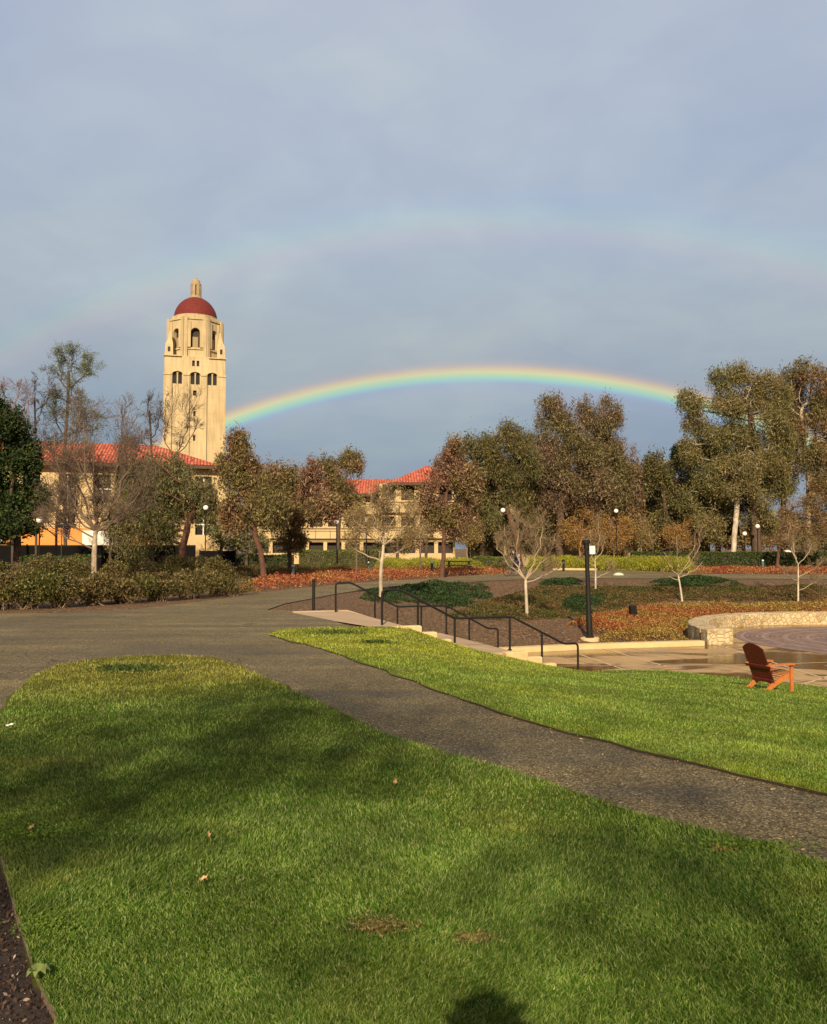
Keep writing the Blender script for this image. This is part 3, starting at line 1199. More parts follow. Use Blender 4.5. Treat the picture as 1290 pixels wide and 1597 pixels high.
def tree(name, label, cat, group, path, d, blobs, bark, leaf=None, nleaf=8000, lsize=.2, droop=.5, rbase=.2, twig=None, natt=700,
         step=None, dens=2.3, lw=.42, sig=.28, rmin=.012, leafz=None, base=None, grav=0.0, nthick=None, kill=None, bfrac=1.0):
    """path: trunk pixels from the base up; blobs: (px,py,rx,ry[,dy]) crown ellipsoids in pixels at distance d"""
    if base is None and path[0][1] <= 888 and path[0][0] > 460 and d < 90:
        f_ = (72 + (d - 56) * .35) / d      # these stand beyond the far path and the hedges
        d, lsize, sig, rbase, rmin = d * f_, lsize * f_ * .93, sig * f_, rbase * f_, rmin * f_
        nleaf = int(nleaf * 1.2)
    if base is None:
        b0 = W(path[0][0], path[0][1], d)
        b0 = Vector((b0.x, b0.y, hz(b0.x, b0.y)))
    else:
        b0 = base
    t = empty(name, b0, label, cat, group)
    nleaf = int(nleaf * dens)
    lsize *= .78
    k = d / F
    chain = [np.array(b0) - np.array([0, 0, .15])]
    pts = [np.array(b0)] + [np.array(W(px, py, d)) for px, py in path[1:]]
    for a, b in zip(pts[:-1], pts[1:]):
        m_ = max(1, int(np.linalg.norm(b - a) / .35))
        for j in range(m_):
            w_ = a + (b - a) * (j + 1) / m_
            if j < m_ - 1: w_ = w_ + R.normal(0, .025, 3) * [1, 1, .3]
            chain.append(w_)
    if len(chain) > 2: chain[1] = (chain[0] + chain[2]) / 2
    att = []
    att_c = []
    vol = np.array([b[2] * b[3] for b in blobs], float)
    ns = np.maximum(8, natt * vol / vol.sum()).astype(int)
    for bl, n_ in zip(blobs, ns):
        dy = bl[4] if len(bl) > 4 else R.normal(0, bl[2] * k * .35)
        c = W(bl[0], bl[1], d)
        att_c.append((c.x, c.y + dy, c.z))
        att.append(rand_ell((c.x, c.y + dy, c.z), (bl[2] * k, bl[2] * k * .85, bl[3] * k), n_, .1))
    att = np.vstack(att)
    ext = vol.mean() ** .5 * k
    step = step or max(.12, ext * .16)
    nodes, par = colonize(att, chain, step, ext * 1.6, kill or step * 1.3, grav=grav)
    r, kids = radii(nodes, par, rbase, rmin)
    nch = len(chain)
    r[:nch] = np.maximum(r[:nch], np.linspace(rbase, rbase * .62, nch))
    r[0:2] = rbase * 1.25
    thick = r > max(rmin * 2.2, rbase * .16)
    thick[:nch] = True
    twig = twig or bark
    skeleton_mesh('trunk', nodes, par, r, thick, bark, t, 7)
    if leaf is None:
        # fine end twigs for a bare crown
        thin = ~thick
        ti = np.where(thin | (kids == 0))[0]
        m_ = int(len(ti) * 1.6 * bfrac)
        pick = R.choice(ti, m_)
        base_ = nodes[pick]
        dv = nodes[pick] - nodes[par[pick]]
        dv /= np.linalg.norm(dv, axis=1)[:, None] + 1e-9
        dv = dv + R.normal(0, .55, dv.shape)
        dv[:, 2] += .25
        dv /= np.linalg.norm(dv, axis=1)[:, None]
        ln = R.uniform(.8, 2.2, m_)[:, None] * step
        mid = base_ + dv * ln * .5
        tip = mid + (dv + R.normal(0, .3, dv.shape)) * ln * .5
        i = np.where(thin)[0]
        V1, F1 = frusta(nodes[par[i]], nodes[i], r[par[i]].clip(max=rbase * .16), r[i], 4)
        V2, F2 = frusta(base_, mid, np.full(m_, rmin * .9), np.full(m_, rmin * .65), 3)
        V3_, F3 = frusta(mid, tip, np.full(m_, rmin * .65), np.full(m_, rmin * .3), 3)
        np_mesh('crown', np.vstack([V1, V2, V3_]), [np.vstack([F1, F2 + len(V1), F3 + len(V1) + len(V2)])], twig, t)
    else:
        i_ = np.where(~thick)[0]
        i_ = i_[i_ > 0]
        VB, FB = frusta(nodes[par[i_]], nodes[i_], np.minimum(r[par[i_]], rbase * .16), r[i_], 4)
        small = np.where(r < max(rmin * 1.9, rbase * .2))[0]
        small = small[small >= nch]
        if not len(small): small = np.arange(nch, len(nodes))
        # clumps spread through the crown volume, each hung on a twig, so light and dark gaps stay between them
        ncl = max(24, nleaf // 26)
        nb = np.maximum(3, ncl * vol / vol.sum()).astype(int)
        cc = []
        for (bl, n_), av in zip(zip(blobs, nb), att_c):
            q = rand_ell(av, (bl[2] * k * 1.12, bl[2] * k * .95, bl[3] * k * 1.1), n_ * 2, .0)
            w3 = np.sin(q[:, 0] * 2.1 + q[:, 2] * 1.3) + np.sin(q[:, 2] * 2.6 - q[:, 1] * 1.7) + np.sin(q[:, 0] * 1.1 - q[:, 1] * 2.3)
            cc.append(q[np.argsort(-(w3 + R.normal(0, .8, len(q))))[:n_]])
        cc = np.vstack(cc)
        ncl = len(cc)
        D = np.linalg.norm(cc[:, None, :] - nodes[None, nch - 1:], axis=2)
        nr = nodes[D.argmin(1) + nch - 1]
        V1, F1 = frusta(nr, cc, np.full(ncl, rmin * .9), np.full(ncl, rmin * .5), 3)
        dens = R.uniform(.3, 1.7, ncl)
        dens /= dens.sum()
        pick = R.choice(ncl, nleaf, p=dens)
        cs = R.uniform(.6, 1.35, ncl)[pick][:, None]
        off = R.normal(0, sig * .55, (nleaf, 3)) * cs
        off[:, 2] = off[:, 2] * (1 + droop * .45) - np.abs(R.normal(0, sig * droop * .6, nleaf))
        C = cc[pick] + off
        if leafz is not None: C = C[C[:, 2] > leafz]
        V_, F_ = leaf_quads(C, lsize * np.exp(R.normal(-.08, .42, len(C))).clip(.3, 2.3), lsize * lw, droop)
        n_l = len(F_)
        FW = np.vstack([FB, F1 + len(VB)])
        np_mesh('crown', np.vstack([V_, VB, V1]), [np.vstack([F_, FW + len(V_)])], leaf, t, mats=(twig, np.r_[np.zeros(n_l), np.ones(len(FW))]))
    return t


FO = {}
FO['dark'] = foliage('dark_evergreen_leaves', [(0.009, 0.0196, 0.006), (0.021, 0.042, 0.0096), (0.045, 0.07, 0.0168), (0.075, 0.098, 0.0264)])
FO['olive'] = foliage('olive_leaves', [(.05, .044, .016), (.11, .095, .034), (.17, .15, .052), (.27, .23, .095)], [(.04, .042, .018), (.085, .088, .032), (.14, .14, .05), (.21, .2, .08)])
FO['grey'] = foliage('grey_olive_leaves', [(0.065, 0.0546, 0.0242), (0.13, 0.111, 0.0495), (0.208, 0.182, 0.0825), (0.325, 0.286, 0.143)], [(0.052, 0.0585, 0.022), (0.104, 0.111, 0.0385), (0.169, 0.169, 0.066), (0.234, 0.221, 0.099)])
FO['rust'] = foliage('rusty_leaves', [(.07, .036, .018), (.17, .095, .042), (.26, .165, .075), (.4, .28, .15)], [(.06, .052, .02), (.13, .11, .04), (.2, .16, .062), (.3, .25, .11)])
FO['rose'] = foliage('reddish_leaves', [(0.075, 0.0319, 0.0234), (0.175, 0.087, 0.052), (0.275, 0.16, 0.0975), (0.45, 0.319, 0.208)], [(0.0625, 0.0493, 0.0182), (0.15, 0.116, 0.039), (0.225, 0.174, 0.065), (0.35, 0.29, 0.13)])
FO['mixed'] = foliage('olive_and_red_leaves', [(.055, .05, .018), (.12, .105, .04), (.19, .165, .07), (.3, .26, .125)], [(.075, .045, .026), (.15, .09, .055), (.23, .15, .1), (.34, .25, .18)], .13)
FO['euc'] = foliage('eucalyptus_leaves', [(.045, .048, .016), (.105, .105, .034), (.18, .165, .056), (.29, .26, .11)], [(.075, .06, .022), (.15, .125, .046), (.23, .19, .075), (.34, .28, .13)], .22)
FO['pine'] = foliage('green_pine_needles', [(0.0195, 0.048, 0.008), (0.0455, 0.09, 0.012), (0.078, 0.132, 0.02), (0.117, 0.168, 0.03)])
FO['rustlight'] = foliage('light_orange_leaves', [(.14, .075, .025), (.28, .16, .05), (.4, .25, .09), (.3, .22, .08)])
FO['bud'] = foliage('fresh_green_buds', [(.1, .14, .03), (.17, .22, .06), (.25, .3, .1)])
FO['tanleaf'] = foliage('tan_small_leaves', [(.12, .085, .03), (.24, .17, .07), (.38, .28, .13), (.3, .26, .08)])
FO['shrub'] = foliage('olive_shrub_leaves', [(.02, .024, .007), (.055, .062, .014), (.11, .11, .022), (.25, .22, .07)], [(.03, .022, .01), (.085, .06, .02), (.15, .115, .035), (.3, .23, .1)], .9)
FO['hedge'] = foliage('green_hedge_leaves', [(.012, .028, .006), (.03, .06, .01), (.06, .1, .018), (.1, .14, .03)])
FO['hedgelit'] = foliage('sunlit_hedge_leaves', [(.03, .05, .008), (.08, .11, .014), (.14, .18, .025), (.2, .23, .04)])  # lighter copy of the hedge leaves, sunlight put into the colours
FO['red'] = foliage('red_ground_cover_leaves', [(.07, .012, .006), (.2, .03, .014), (.36, .07, .03), (.5, .22, .1)], [(.12, .05, .014), (.24, .1, .03), (.38, .17, .05), (.55, .34, .16)], .5)
FO['redyel'] = foliage('orange_ground_cover_leaves', [(.05, .035, .008), (.2, .12, .022), (.34, .22, .045), (.5, .4, .14)], [(.1, .02, .01), (.26, .07, .022), (.36, .14, .04), (.48, .28, .1)], .35)
FO['yellow'] = foliage('yellow_green_grass_stems', [(.12, .14, .01), (.24, .25, .018), (.36, .34, .03), (.44, .38, .07)], [(.08, .1, .012), (.16, .19, .02), (.26, .26, .03), (.34, .3, .06)], .4)
FO['juniper'] = foliage('dark_green_juniper', [(.008, .02, .007), (.018, .042, .012), (.034, .065, .016), (.06, .09, .024)])
FO['sage'] = foliage('olive_low_grass', [(.02, .025, .006), (.05, .055, .012), (.09, .085, .02), (.13, .12, .03)], [(.06, .035, .014), (.1, .06, .024), (.15, .1, .035), (.2, .14, .05)], .6)
FO['weed'] = foliage('bright_weed_leaves', [(.06, .11, .012), (.11, .18, .02), (.18, .26, .035)])


def bare(name, label, cat, group, path, d, blobs, bark, twig, rbase=.1, rtip=.006, n1=9, n2=6, n3=4, base=None, leaf=None, nleaf=0, lsize=.08, up=.35, wob=.07, fork=None, leafz=None, lmat=None):
    """leafless (or nearly leafless) tree: limbs reach from the trunk into each crown ellipsoid and branch three times"""
    if base is None:
        b0 = W(path[0][0], path[0][1], d)
        b0 = Vector((b0.x, b0.y, hz(b0.x, b0.y)))
    else:
        b0 = base
    t = empty(name, b0, label, cat, group)
    k = d / F
    P = [np.array(b0) - np.array([0, 0, .15]), np.array(b0)] + [np.array(W(px, py, d)) for px, py in path[1:]]
    n = len(P)
    rt = [rbase * (1.25 if i == 0 else 1.0 - .38 * i / (n - 1)) for i in range(n)]
    m = MB()
    loc = np.array(b0)
    # smooth the trunk line
    Q, QR = [], []
    for i in range(n - 1):
        for j in range(4):
            u = j / 4
            pm = P[max(i - 1, 0)]
            pn = P[min(i + 2, n - 1)]
            q = .5 * ((2 * P[i]) + (-pm + P[i + 1]) * u + (2 * pm - 5 * P[i] + 4 * P[i + 1] - pn) * u * u + (-pm + 3 * P[i] - 3 * P[i + 1] + pn) * u ** 3)
            Q.append(q - loc)
            QR.append(rt[i] + (rt[i + 1] - rt[i]) * u)
    Q.append(P[-1] - loc)
    QR.append(rt[-1])
    m.tube(Q, QR, 9)
    A0, A1, B0, B1 = [], [], [], []
    ml = MB()
    tips = []
    rng = random.Random(int(abs(b0.x * 97 + b0.y * 31)))

    def limb(p0, d0, p3, r0, lev, seg=7):
        L = np.linalg.norm(p3 - p0)
        c1 = p0 + d0 * L * .38
        c2 = p3 - np.array([0, 0, 1.0]) * L * .18 * (1 if lev == 0 else .3) - (p3 - c1) * .25
        pts = []
        for i in range(seg + 1):
            u = i / seg
            q = p0 * (1 - u) ** 3 + 3 * c1 * u * (1 - u) ** 2 + 3 * c2 * u * u * (1 - u) + p3 * u ** 3
            if 0 < i < seg: q = q + np.array([rng.gauss(0, 1), rng.gauss(0, 1), rng.gauss(0, .6)]) * L * wob * .35
            pts.append(q)
        return pts

    def rec(p, dv, L, r, lev):
        seg = (5, 4, 3)[lev]
        pts = [p]
        dd = dv.copy()
        for i in range(seg):
            dd = dd + np.array([rng.gauss(0, wob * 2), rng.gauss(0, wob * 2), rng.gauss(0, wob * 2) + up * .22])
            dd /= np.linalg.norm(dd)
            pts.append(pts[-1] + dd * L / seg)
        for i in range(seg):
            ra, rb = r * (1 - .65 * i / seg), r * (1 - .65 * (i + 1) / seg)
            A0.append(pts[i]); A1.append(pts[i + 1]); B0.append(max(ra, rtip * .7)); B1.append(max(rb, rtip * .5))
        tips.append(pts[-1])
        if lev < 2:
            cnt = (n2, n3)[lev]
            for j in range(cnt):
                u = rng.uniform(.25, .98)
                i = min(int(u * seg), seg - 1)
                q = pts[i] + (pts[i + 1] - pts[i]) * (u * seg - i)
                ax = np.array([rng.gauss(0, 1), rng.gauss(0, 1), rng.gauss(0, 1)])
                td = pts[i + 1] - pts[i]
                td /= np.linalg.norm(td)
                ax -= td * ax.dot(td)
                ax /= np.linalg.norm(ax)
                nd = td * .8 + ax * rng.uniform(.45, .8)
                nd /= np.linalg.norm(nd)
                rec(q, nd, L * rng.uniform(.45, .75) * (1 - .3 * u), max(r * .5, rtip), lev + 1)
    TQ = [q + loc for q in Q]
    zmax = TQ[-1][2]
    fz = fork if fork is not None else 0
    tot = sum(b[2] * b[3] for b in blobs)
    for bl in blobs:
        c = np.array(W(bl[0], bl[1], d))
        rx, rz_ = bl[2] * k, bl[3] * k
        c[1] += bl[4] if len(bl) > 4 else rng.gauss(0, rx * .5)
        # start on the trunk well below the blob
        want = min(zmax, c[2] - .5 * (abs(c[0] - TQ[-1][0]) + rz_))
        i = max(int(len(TQ) * .45), min(range(len(TQ)), key=lambda j: abs(TQ[j][2] - want)))
        p0 = TQ[i]
        tgt = c + np.array([(c[0] - p0[0]) / (abs(c[0] - p0[0]) + rx) * rx * .6, 0, rz_ * .55])
        if tgt[2] < p0[2] + .1 * abs(tgt[0] - p0[0]): tgt[2] = max(tgt[2], c[2])
        hd = np.array([c[0] - p0[0], c[1] - p0[1], 0])
        hd = hd / (np.linalg.norm(hd) + 1e-6)
        v = (tgt - p0) / (np.linalg.norm(tgt - p0) + 1e-9)
        d0 = v * .75 + hd * .45 + np.array([0, 0, .1])
        d0 /= np.linalg.norm(d0)
        r0 = min(QR[i] * .55, rbase * (.22 + .8 * (bl[2] * bl[3] / tot) ** .5) * .72)
        seg = 8
        pts = limb(p0, d0, tgt, r0, 0, seg)
        rr = [r0 * (1 - .8 * (j / seg)) + rtip for j in range(seg + 1)]
        ml.tube([q - loc for q in pts], rr, 6)
        for j in range(n1):
            u = rng.uniform(.22, 1.0)
            i2 = min(int(u * seg), seg - 1)
            q = pts[i2] + (pts[i2 + 1] - pts[i2]) * (u * seg - i2)
            td = pts[i2 + 1] - pts[i2]
            td /= np.linalg.norm(td)
            # aim at a random place inside the ellipsoid
            e = np.array([rng.gauss(0, 1), rng.gauss(0, 1), rng.gauss(0, 1)])
            e /= np.linalg.norm(e)
            g_ = c + e * np.array([rx, rx * .8, rz_]) * rng.uniform(.65, 1.0)
            nd = (g_ - q)
            L = min(np.linalg.norm(nd), 1.6 * max(rx, rz_))
            nd = nd / (np.linalg.norm(nd) + 1e-9) + td * .35
            nd /= np.linalg.norm(nd)
            rec(q, nd, L, max(r0 * (1 - .75 * u) * .6, rtip), 0)
    m.build('trunk', bark, t, smooth=True)
    ml.build('limbs', lmat or twig, t, smooth=True)
    V_, F_ = frusta(np.array(A0), np.array(A1), np.array(B0), np.array(B1), 4)
    np_mesh('crown', V_, F_, twig, t)
    if leaf is not None and nleaf:
        T_ = np.array(tips)
        if leafz is not None: T_ = T_[T_[:, 2] > leafz]
        C = T_[R.integers(0, len(T_), nleaf)] + R.normal(0, lsize * 1.2, (nleaf, 3))
        V_, F_ = leaf_quads(C, lsize * R.uniform(.6, 1.4, nleaf), lsize * .5, .2)
        np_mesh('leaves', V_, F_, leaf, t)
    return t


def shrub(name, label, cat, group, c, r, h, leaf, n, ls, twig=None, droop=0.0):
    t = empty(name, c, label, cat, group)
    # several lobes
    lob = []
    for k in range(6):
        a = R.uniform(0, 6.28)
        q = R.uniform(.2, .55) * r
        lob.append((c[0] + math.cos(a) * q, c[1] + math.sin(a) * q, c[2] + h * R.uniform(.35, .6), r * R.uniform(.45, .65), h * R.uniform(.38, .5)))
    C = np.vstack([rand_ell((x, y, z), (rr, rr, hh), n // 6, .45) for x, y, z, rr, hh in lob])
    C = C + .06 * np.sin(C[:, [1, 2, 0]] * 9)
    C = C[C[:, 2] > c[2] + h * (.1 + .12 * R.random(len(C)))]
    V_, F_ = leaf_quads(C, ls * R.uniform(.6, 1.5, len(C)), ls * .45, droop, up=.5)
    np_mesh('crown', V_, F_, leaf, t)
    m_ = 46
    tip = np.vstack([rand_ell((x, y, z), (rr, rr, hh), 8, .5) for x, y, z, rr, hh in lob])
    tip[:, 2] = np.maximum(tip[:, 2], c[2] + .15)
    b_ = np.array(c)[None] + R.normal(0, r * .18, (len(tip), 3)) * [1, 1, 0] - [0, 0, .05]
    mid = (tip + b_) / 2 + R.normal(0, .07, tip.shape)
    V1, F1 = frusta(b_, mid, np.full(len(tip), .018), np.full(len(tip), .012), 4)
    V2, F2 = frusta(mid, tip, np.full(len(tip), .01), np.full(len(tip), .005), 4)
    np_mesh('stems', np.vstack([V1, V2]), np.vstack([F1, F2 + len(V1)]), twig or M['twig_tan'], t)
    return t


def cover(name, label, poly, n, leaf, hmax, ls, up=.6, mound=.5, lw=.5, spread=1.0, cat='ground cover'):
    """low planting nobody could count, over a ground polygon"""
    P_ = np.asarray(poly)
    lo, hi = P_.min(0), P_.max(0)
    pts = R.uniform(lo, hi, (n * 4, 2))
    rag = pdist(pts, P_) + .35 * np.sin(pts[:, 0] * 5.1 + 2 * np.sin(pts[:, 1] * 3.3)) + .3 * np.sin(pts[:, 1] * 6.7 + pts[:, 0] * 2.1) + R.normal(0, .22, len(pts))
    pts = pts[inside(pts, P_) & (rag > .12)][:n]
    hole = np.sin(pts[:, 0] * 1.9 + 1.7 * np.sin(pts[:, 1] * 1.1)) + np.sin(pts[:, 1] * 2.3 + 1.2 * np.sin(pts[:, 0] * 2.9)) + R.normal(0, .5, len(pts))
    if mound > .6 or hmax < .2: pts = pts[hole > (-.7 if mound > .6 else -.45)]
    bump_ = .5 + .25 * np.sin(pts[:, 0] * 2.1 + 1.3 * np.sin(pts[:, 1] * 1.3)) + .25 * np.cos(pts[:, 1] * 2.4 + np.sin(pts[:, 0] * 1.7))
    edge = np.clip(pdist(pts, P_) / .5, .12, 1)
    hh = hmax * ((1 - mound) + mound * bump_) * edge
    z = H(pts) - .02 + hh * R.random(len(pts)) ** .6
    C = np.column_stack([pts, z])
    V_, F_ = leaf_quads(C, ls * R.uniform(.6, 1.5, len(C)), ls * lw, 0, up=up, spread=spread)
    o = np_mesh(name, V_, F_, leaf)
    return tag(o, label, cat, kind='stuff')


def hedge(label, p0, p1, wd, h, leaf, n, ls):
    p0, p1 = Vector(p0), Vector(p1)
    d = p1 - p0
    L_ = d.length
    d.normalize()
    nn = Vector((-d.y, d.x, 0))
    t = empty('clipped_hedge', (p0.x, p0.y, 0), label, 'hedge')
    u = R.random(n) * L_
    face = R.random(n)
    v = R.uniform(-wd / 2, wd / 2, n)
    z = R.random(n) * h
    m1 = face < .5
    z[~m1] = h + R.normal(0, .035, (~m1).sum())
    v[m1] = -wd / 2 + R.normal(0, .05, m1.sum())
    C = np.column_stack([p0.x + d.x * u + nn.x * v, p0.y + d.y * u + nn.y * v, z + .04 * np.sin(u * 2.3)])
    V_, F_ = leaf_quads(C, ls * R.uniform(.6, 1.4, n), ls * .55, 0, .3)
    np_mesh('foliage', V_, F_, leaf, t)
    m = MB()
    a, b = Vector((0, 0, 0)), d * L_
    q = nn * (wd / 2 - .06)
    m.add([Vector((*(e[:2]), zz)) for zz in (0, h - .07) for e in (a - q, b - q, b + q, a + q)], [(0, 1, 5, 4), (1, 2, 6, 5), (2, 3, 7, 6), (3, 0, 4, 7), (4, 5, 6, 7)])
    m.build('branches', M['twig_dark'], t)
    return t


# ------------------------------------------------------------------ buildings


def facade(mb, u0, u1, z0, z1, holes, depth, Mx, off=0.0):
    """wall face in the local plane y=off with real openings; holes: loops of (u,z). Reveals go back by depth."""
    outer = [(u0, z0), (u1, z0), (u1, z1), (u0, z1)]
    pts, edges = [], []
    for lp_ in [outer] + holes:
        n0 = len(pts)
        pts += [Vector(p) for p in lp_]
        edges += [(n0 + i, n0 + (i + 1) % len(lp_)) for i in range(len(lp_))]
    vs, es, fs, *_ = delaunay_2d_cdt(pts, edges, [], 0, 1e-5)
    vv = np.array([(v.x, v.y) for v in vs])
    keep = []
    for f in fs:
        c = vv[list(f)].mean(0)
        if any(inside(c, np.array(h_))[0] for h_ in holes): continue
        if not inside(c, np.array(outer))[0]: continue
        a, b, d = vv[f[0]], vv[f[1]], vv[f[2]]
        if (b[0] - a[0]) * (d[1] - a[1]) - (b[1] - a[1]) * (d[0] - a[0]) < 0: f = f[::-1]
        keep.append(tuple(f))
    mb.add([Mx @ Vector((x, off, z)) for x, z in vv], keep)
    for h_ in holes:
        n = len(h_)
        mb.add([Mx @ Vector((x, off, z)) for x, z in h_] + [Mx @ Vector((x, off + depth, z)) for x, z in h_],
               [(k, (k + 1) % n, n + (k + 1) % n, n + k) for k in range(n)])


def pane(h_, y, Mx, parent, mat, name='window', bars=0, frame=None):
    xs_, zs_ = [p[0] for p in h_], [p[1] for p in h_]
    m = MB()
    m.add([Mx @ Vector((x, y, z)) for x, z in h_], [tuple(range(len(h_)))])
    o = m.build(name, mat, parent)
    if frame:
        m = MB()
        x0, x1, z0, z1 = min(xs_), max(xs_), min(zs_), max(zs_)
        w_ = .05
        for k in range(1, bars + 1):
            xx = x0 + (x1 - x0) * k / (bars + 1)
            m.box(xx - w_, xx + w_, y - .06, y - .01, z0, z1, Mx)
        m.box(x0, x1, y - .065, y - .012, (z0 + z1) / 2 - w_, (z0 + z1) / 2 + w_, Mx)
        m.build('frame', frame, o)
    return o


def rect(a, b, c, d): return [(a, c), (b, c), (b, d), (a, d)]


def archloop(cx, w_, z0, z1, n=8):
    r = w_ / 2
    return [(cx - r, z0), (cx + r, z0)] + [(cx + r * math.cos(math.pi * k / n), z1 - r + r * math.sin(math.pi * k / n)) for k in range(n + 1)]


def roofface(mb, pts):
    """planar roof slope; first two points are the eave; uv in metres"""
    P = [Vector(p) for p in pts]
    u = (P[1] - P[0]).normalized()
    n = (P[1] - P[0]).cross(P[-1] - P[0]).normalized()
    v = n.cross(u)
    mb.add(P, [tuple(range(len(P)))], [[((p - P[0]).dot(u), (p - P[0]).dot(v)) for p in P]])


# --- bell tower
TD = 262.0
tw0 = W(301, 855, TD)
tw = empty('bell_tower', (tw0.x, tw0.y, 0), 'tall cream bell tower with a red dome and a small lantern on top', 'tower', rz=-math.atan2(tw0.x, tw0.y) * 1.0)
T = Matrix.Identity(4)
U = TD / math.cos(math.atan2(-tw0.x, tw0.y)) / F * .885      # metres per photo pixel at the tower


def tz(py): return W(301, py, TD).z


HW = 49 * U
m = MB()
win = []
zw0, zw1 = tz(608), tz(590)
for cx in (-28, .5, 28):
    for q in (-4.2, 4.2):
        win.append(archloop((cx + q) * U, 6.2 * U, zw0, zw1))
for xx in (-2.6, 4.6): win.append(rect((xx - 2.1) * U, (xx + 2.1) * U, tz(580.5), tz(572)))
sq = [rect(-2.9 * U, 2.9 * U, tz(625), tz(617)), rect(-2 * U, 1.6 * U, tz(656), tz(648)), rect(-2 * U, 1.6 * U, tz(693), tz(685)), rect(-2 * U, 1.6 * U, tz(730), tz(722))]
holes = win + sq
ztop = tz(566)
fr = -HW
facade(m, -HW, HW, 0, ztop, holes, .8, T, fr)
m.add([(-HW, fr, 0), (HW, fr, 0), (HW, HW, 0), (-HW, HW, 0), (-HW, fr, ztop), (HW, fr, ztop), (HW, HW, ztop), (-HW, HW, ztop)],
      [(1, 2, 6, 5), (2, 3, 7, 6), (3, 0, 4, 7), (4, 5, 6, 7)])
m.build('shaft', M['tower'], tw)
for i, h_ in enumerate(holes):
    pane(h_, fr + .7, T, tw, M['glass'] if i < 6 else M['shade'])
# piers between the window bays, string courses
zp = tz(592)
for a, b in ((-50, -36.5), (-19.5, -8.5), (9.5, 19.5), (36.5, 50)):
    m = MB()
    m.box(a * U, b * U, fr - .55, fr - .002, 0, zp, T)
    m.build('pier', M['tower'], tw)
for cx in (-28, .5, 28):
    n = 10
    m = MB()
    for k in range(n):
        a0, a1 = math.pi * k / n, math.pi * (k + 1) / n
        r0, r1 = 8.0 * U, 9.4 * U
        P = [(cx * U + r * math.cos(a), fr - dy, zp + (r * math.sin(a)) * .55 - .3) for dy in (.5, .0) for r, a in ((r0, a0), (r1, a0), (r1, a1), (r0, a1))]
        m.add(P, [(0, 1, 2, 3), (0, 3, 7, 4), (1, 5, 6, 2)])
    m.build('hood_arch', M['tower'], tw)
for bx_ in [(a * U, b * U, fr - .75, fr + .5, tz(595.5), tz(594)) for a, b in ((-50.5, -37.5), (-18.5, -9), (9.5, 18.5), (37.5, 50.5))] + [(-50 * U, -22 * U, fr - .5, fr + 3, tz(567), tz(565.3)), (22 * U, 50 * U, fr - .5, fr + 3, tz(568), tz(566.3))]:
    m = MB()
    m.box(*bx_, T)
    m.build('string_course', M['tower'], tw)
# octagonal belfry
a8 = 43.7 * U
zb0, zb1 = tz(566) + .003, tz(508)
hwf = a8 * math.tan(rad(22.5))
bel = None
mbel = MB()
panes = []
for k in range(8):
    Mk = Matrix.Rotation(rad(45 * k), 4, 'Z')
    hs = [archloop(0, 14.5 * U, tz(551), tz(521))] if k in (0, 1, 7, 2, 6) else []
    facade(mbel, -hwf, hwf, zb0, zb1, hs, 1.4, Mk, -a8)
    for h_ in hs: panes.append((h_, Mk))
mbel.prism([(a8 / math.cos(rad(22.5)) * math.cos(rad(22.5 + 45 * k)), a8 / math.cos(rad(22.5)) * math.sin(rad(22.5 + 45 * k))) for k in range(8)], zb1 - .25, zb1 + .002)
bel = mbel.build('belfry', M['tower'], tw)
for h_, Mk in panes:
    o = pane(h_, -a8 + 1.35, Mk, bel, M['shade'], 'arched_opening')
    m = MB()
    zz0 = tz(551)
    m.box(-4.5 * U, 4.5 * U, -a8 + .9, -a8 + 1.2, zz0, tz(534), Mk)
    m.build('louvre_panel', M['white'] if False else M['cream_dim'], o)
m = MB()
for k in (0, 1, 7, 2, 6):
    Mk = Matrix.Rotation(rad(45 * k), 4, 'Z')
    for sx in (-1, 1):
        m.box(sx * 10.3 * U - .5, sx * 10.3 * U + .5, -a8 - .45, -a8 - .002, tz(551), tz(511), Mk)
        m.box(sx * 15.6 * U - .5, sx * 15.6 * U + .5, -a8 - .6, -a8 - .002, zb0, zb1 + .6, Mk)
    m.box(-hwf, hwf, -a8 - .35, -a8 - .003, tz(554), tz(552.5), Mk)
    m.box(-hwf - .2, hwf + .2, -a8 - .3, -a8 + .5, zb1 - .1, zb1 + .5, Mk)
m.build('pilaster', M['tower'], tw)
tw.children[-1]['label'] = 'slim pilasters and ledges round the belfry'
# corner turrets
for sx in (-1, 1):
    for sy in (-1, 1):
        c0 = 42 * U
        m = MB()
        b_ = 6.8 * U
        zs_ = [ztop + .004, tz(548), tz(540), tz(527)]
        rs_ = [b_, b_ * .86, b_ * .5, b_ * .18]
        pts = []
        for z_, r_ in zip(zs_, rs_):
            cx, cy = sx * (c0 + (b_ - r_) * -.35), sy * (c0 + (b_ - r_) * -.35)
            pts += [(cx - r_, cy - r_, z_), (cx + r_, cy - r_, z_), (cx + r_, cy + r_, z_), (cx - r_, cy + r_, z_)]
        fs = [(12, 13, 14, 15)] + [(r * 4 + k, r * 4 + (k + 1) % 4, r * 4 + (k + 1) % 4 + 4, r * 4 + k + 4) for r in range(3) for k in range(4)]
        m.add(pts, fs)
        tr_ = m.build('corner_turret', M['tower'], tw)
        if sy < 0:
            m = MB()
            m.box(sx * c0 - .35, sx * c0 + .35, -c0 - b_ - .02, -c0 - b_ + 1, tz(560), tz(553))
            m.build('slit_window', M['shade'], tr_)
m = MB()
a7 = 38.5 * U
m.prism([(a7 / math.cos(rad(22.5)) * math.cos(rad(22.5 + 45 * k)), a7 / math.cos(rad(22.5)) * math.sin(rad(22.5 + 45 * k))) for k in range(8)], zb1 + .003, tz(500))
m.lathe([(37.2 * U, tz(500) + .003), (37.6 * U, tz(499)), (37.6 * U, tz(498))], 48)
m.build('drum', M['tower'], tw)
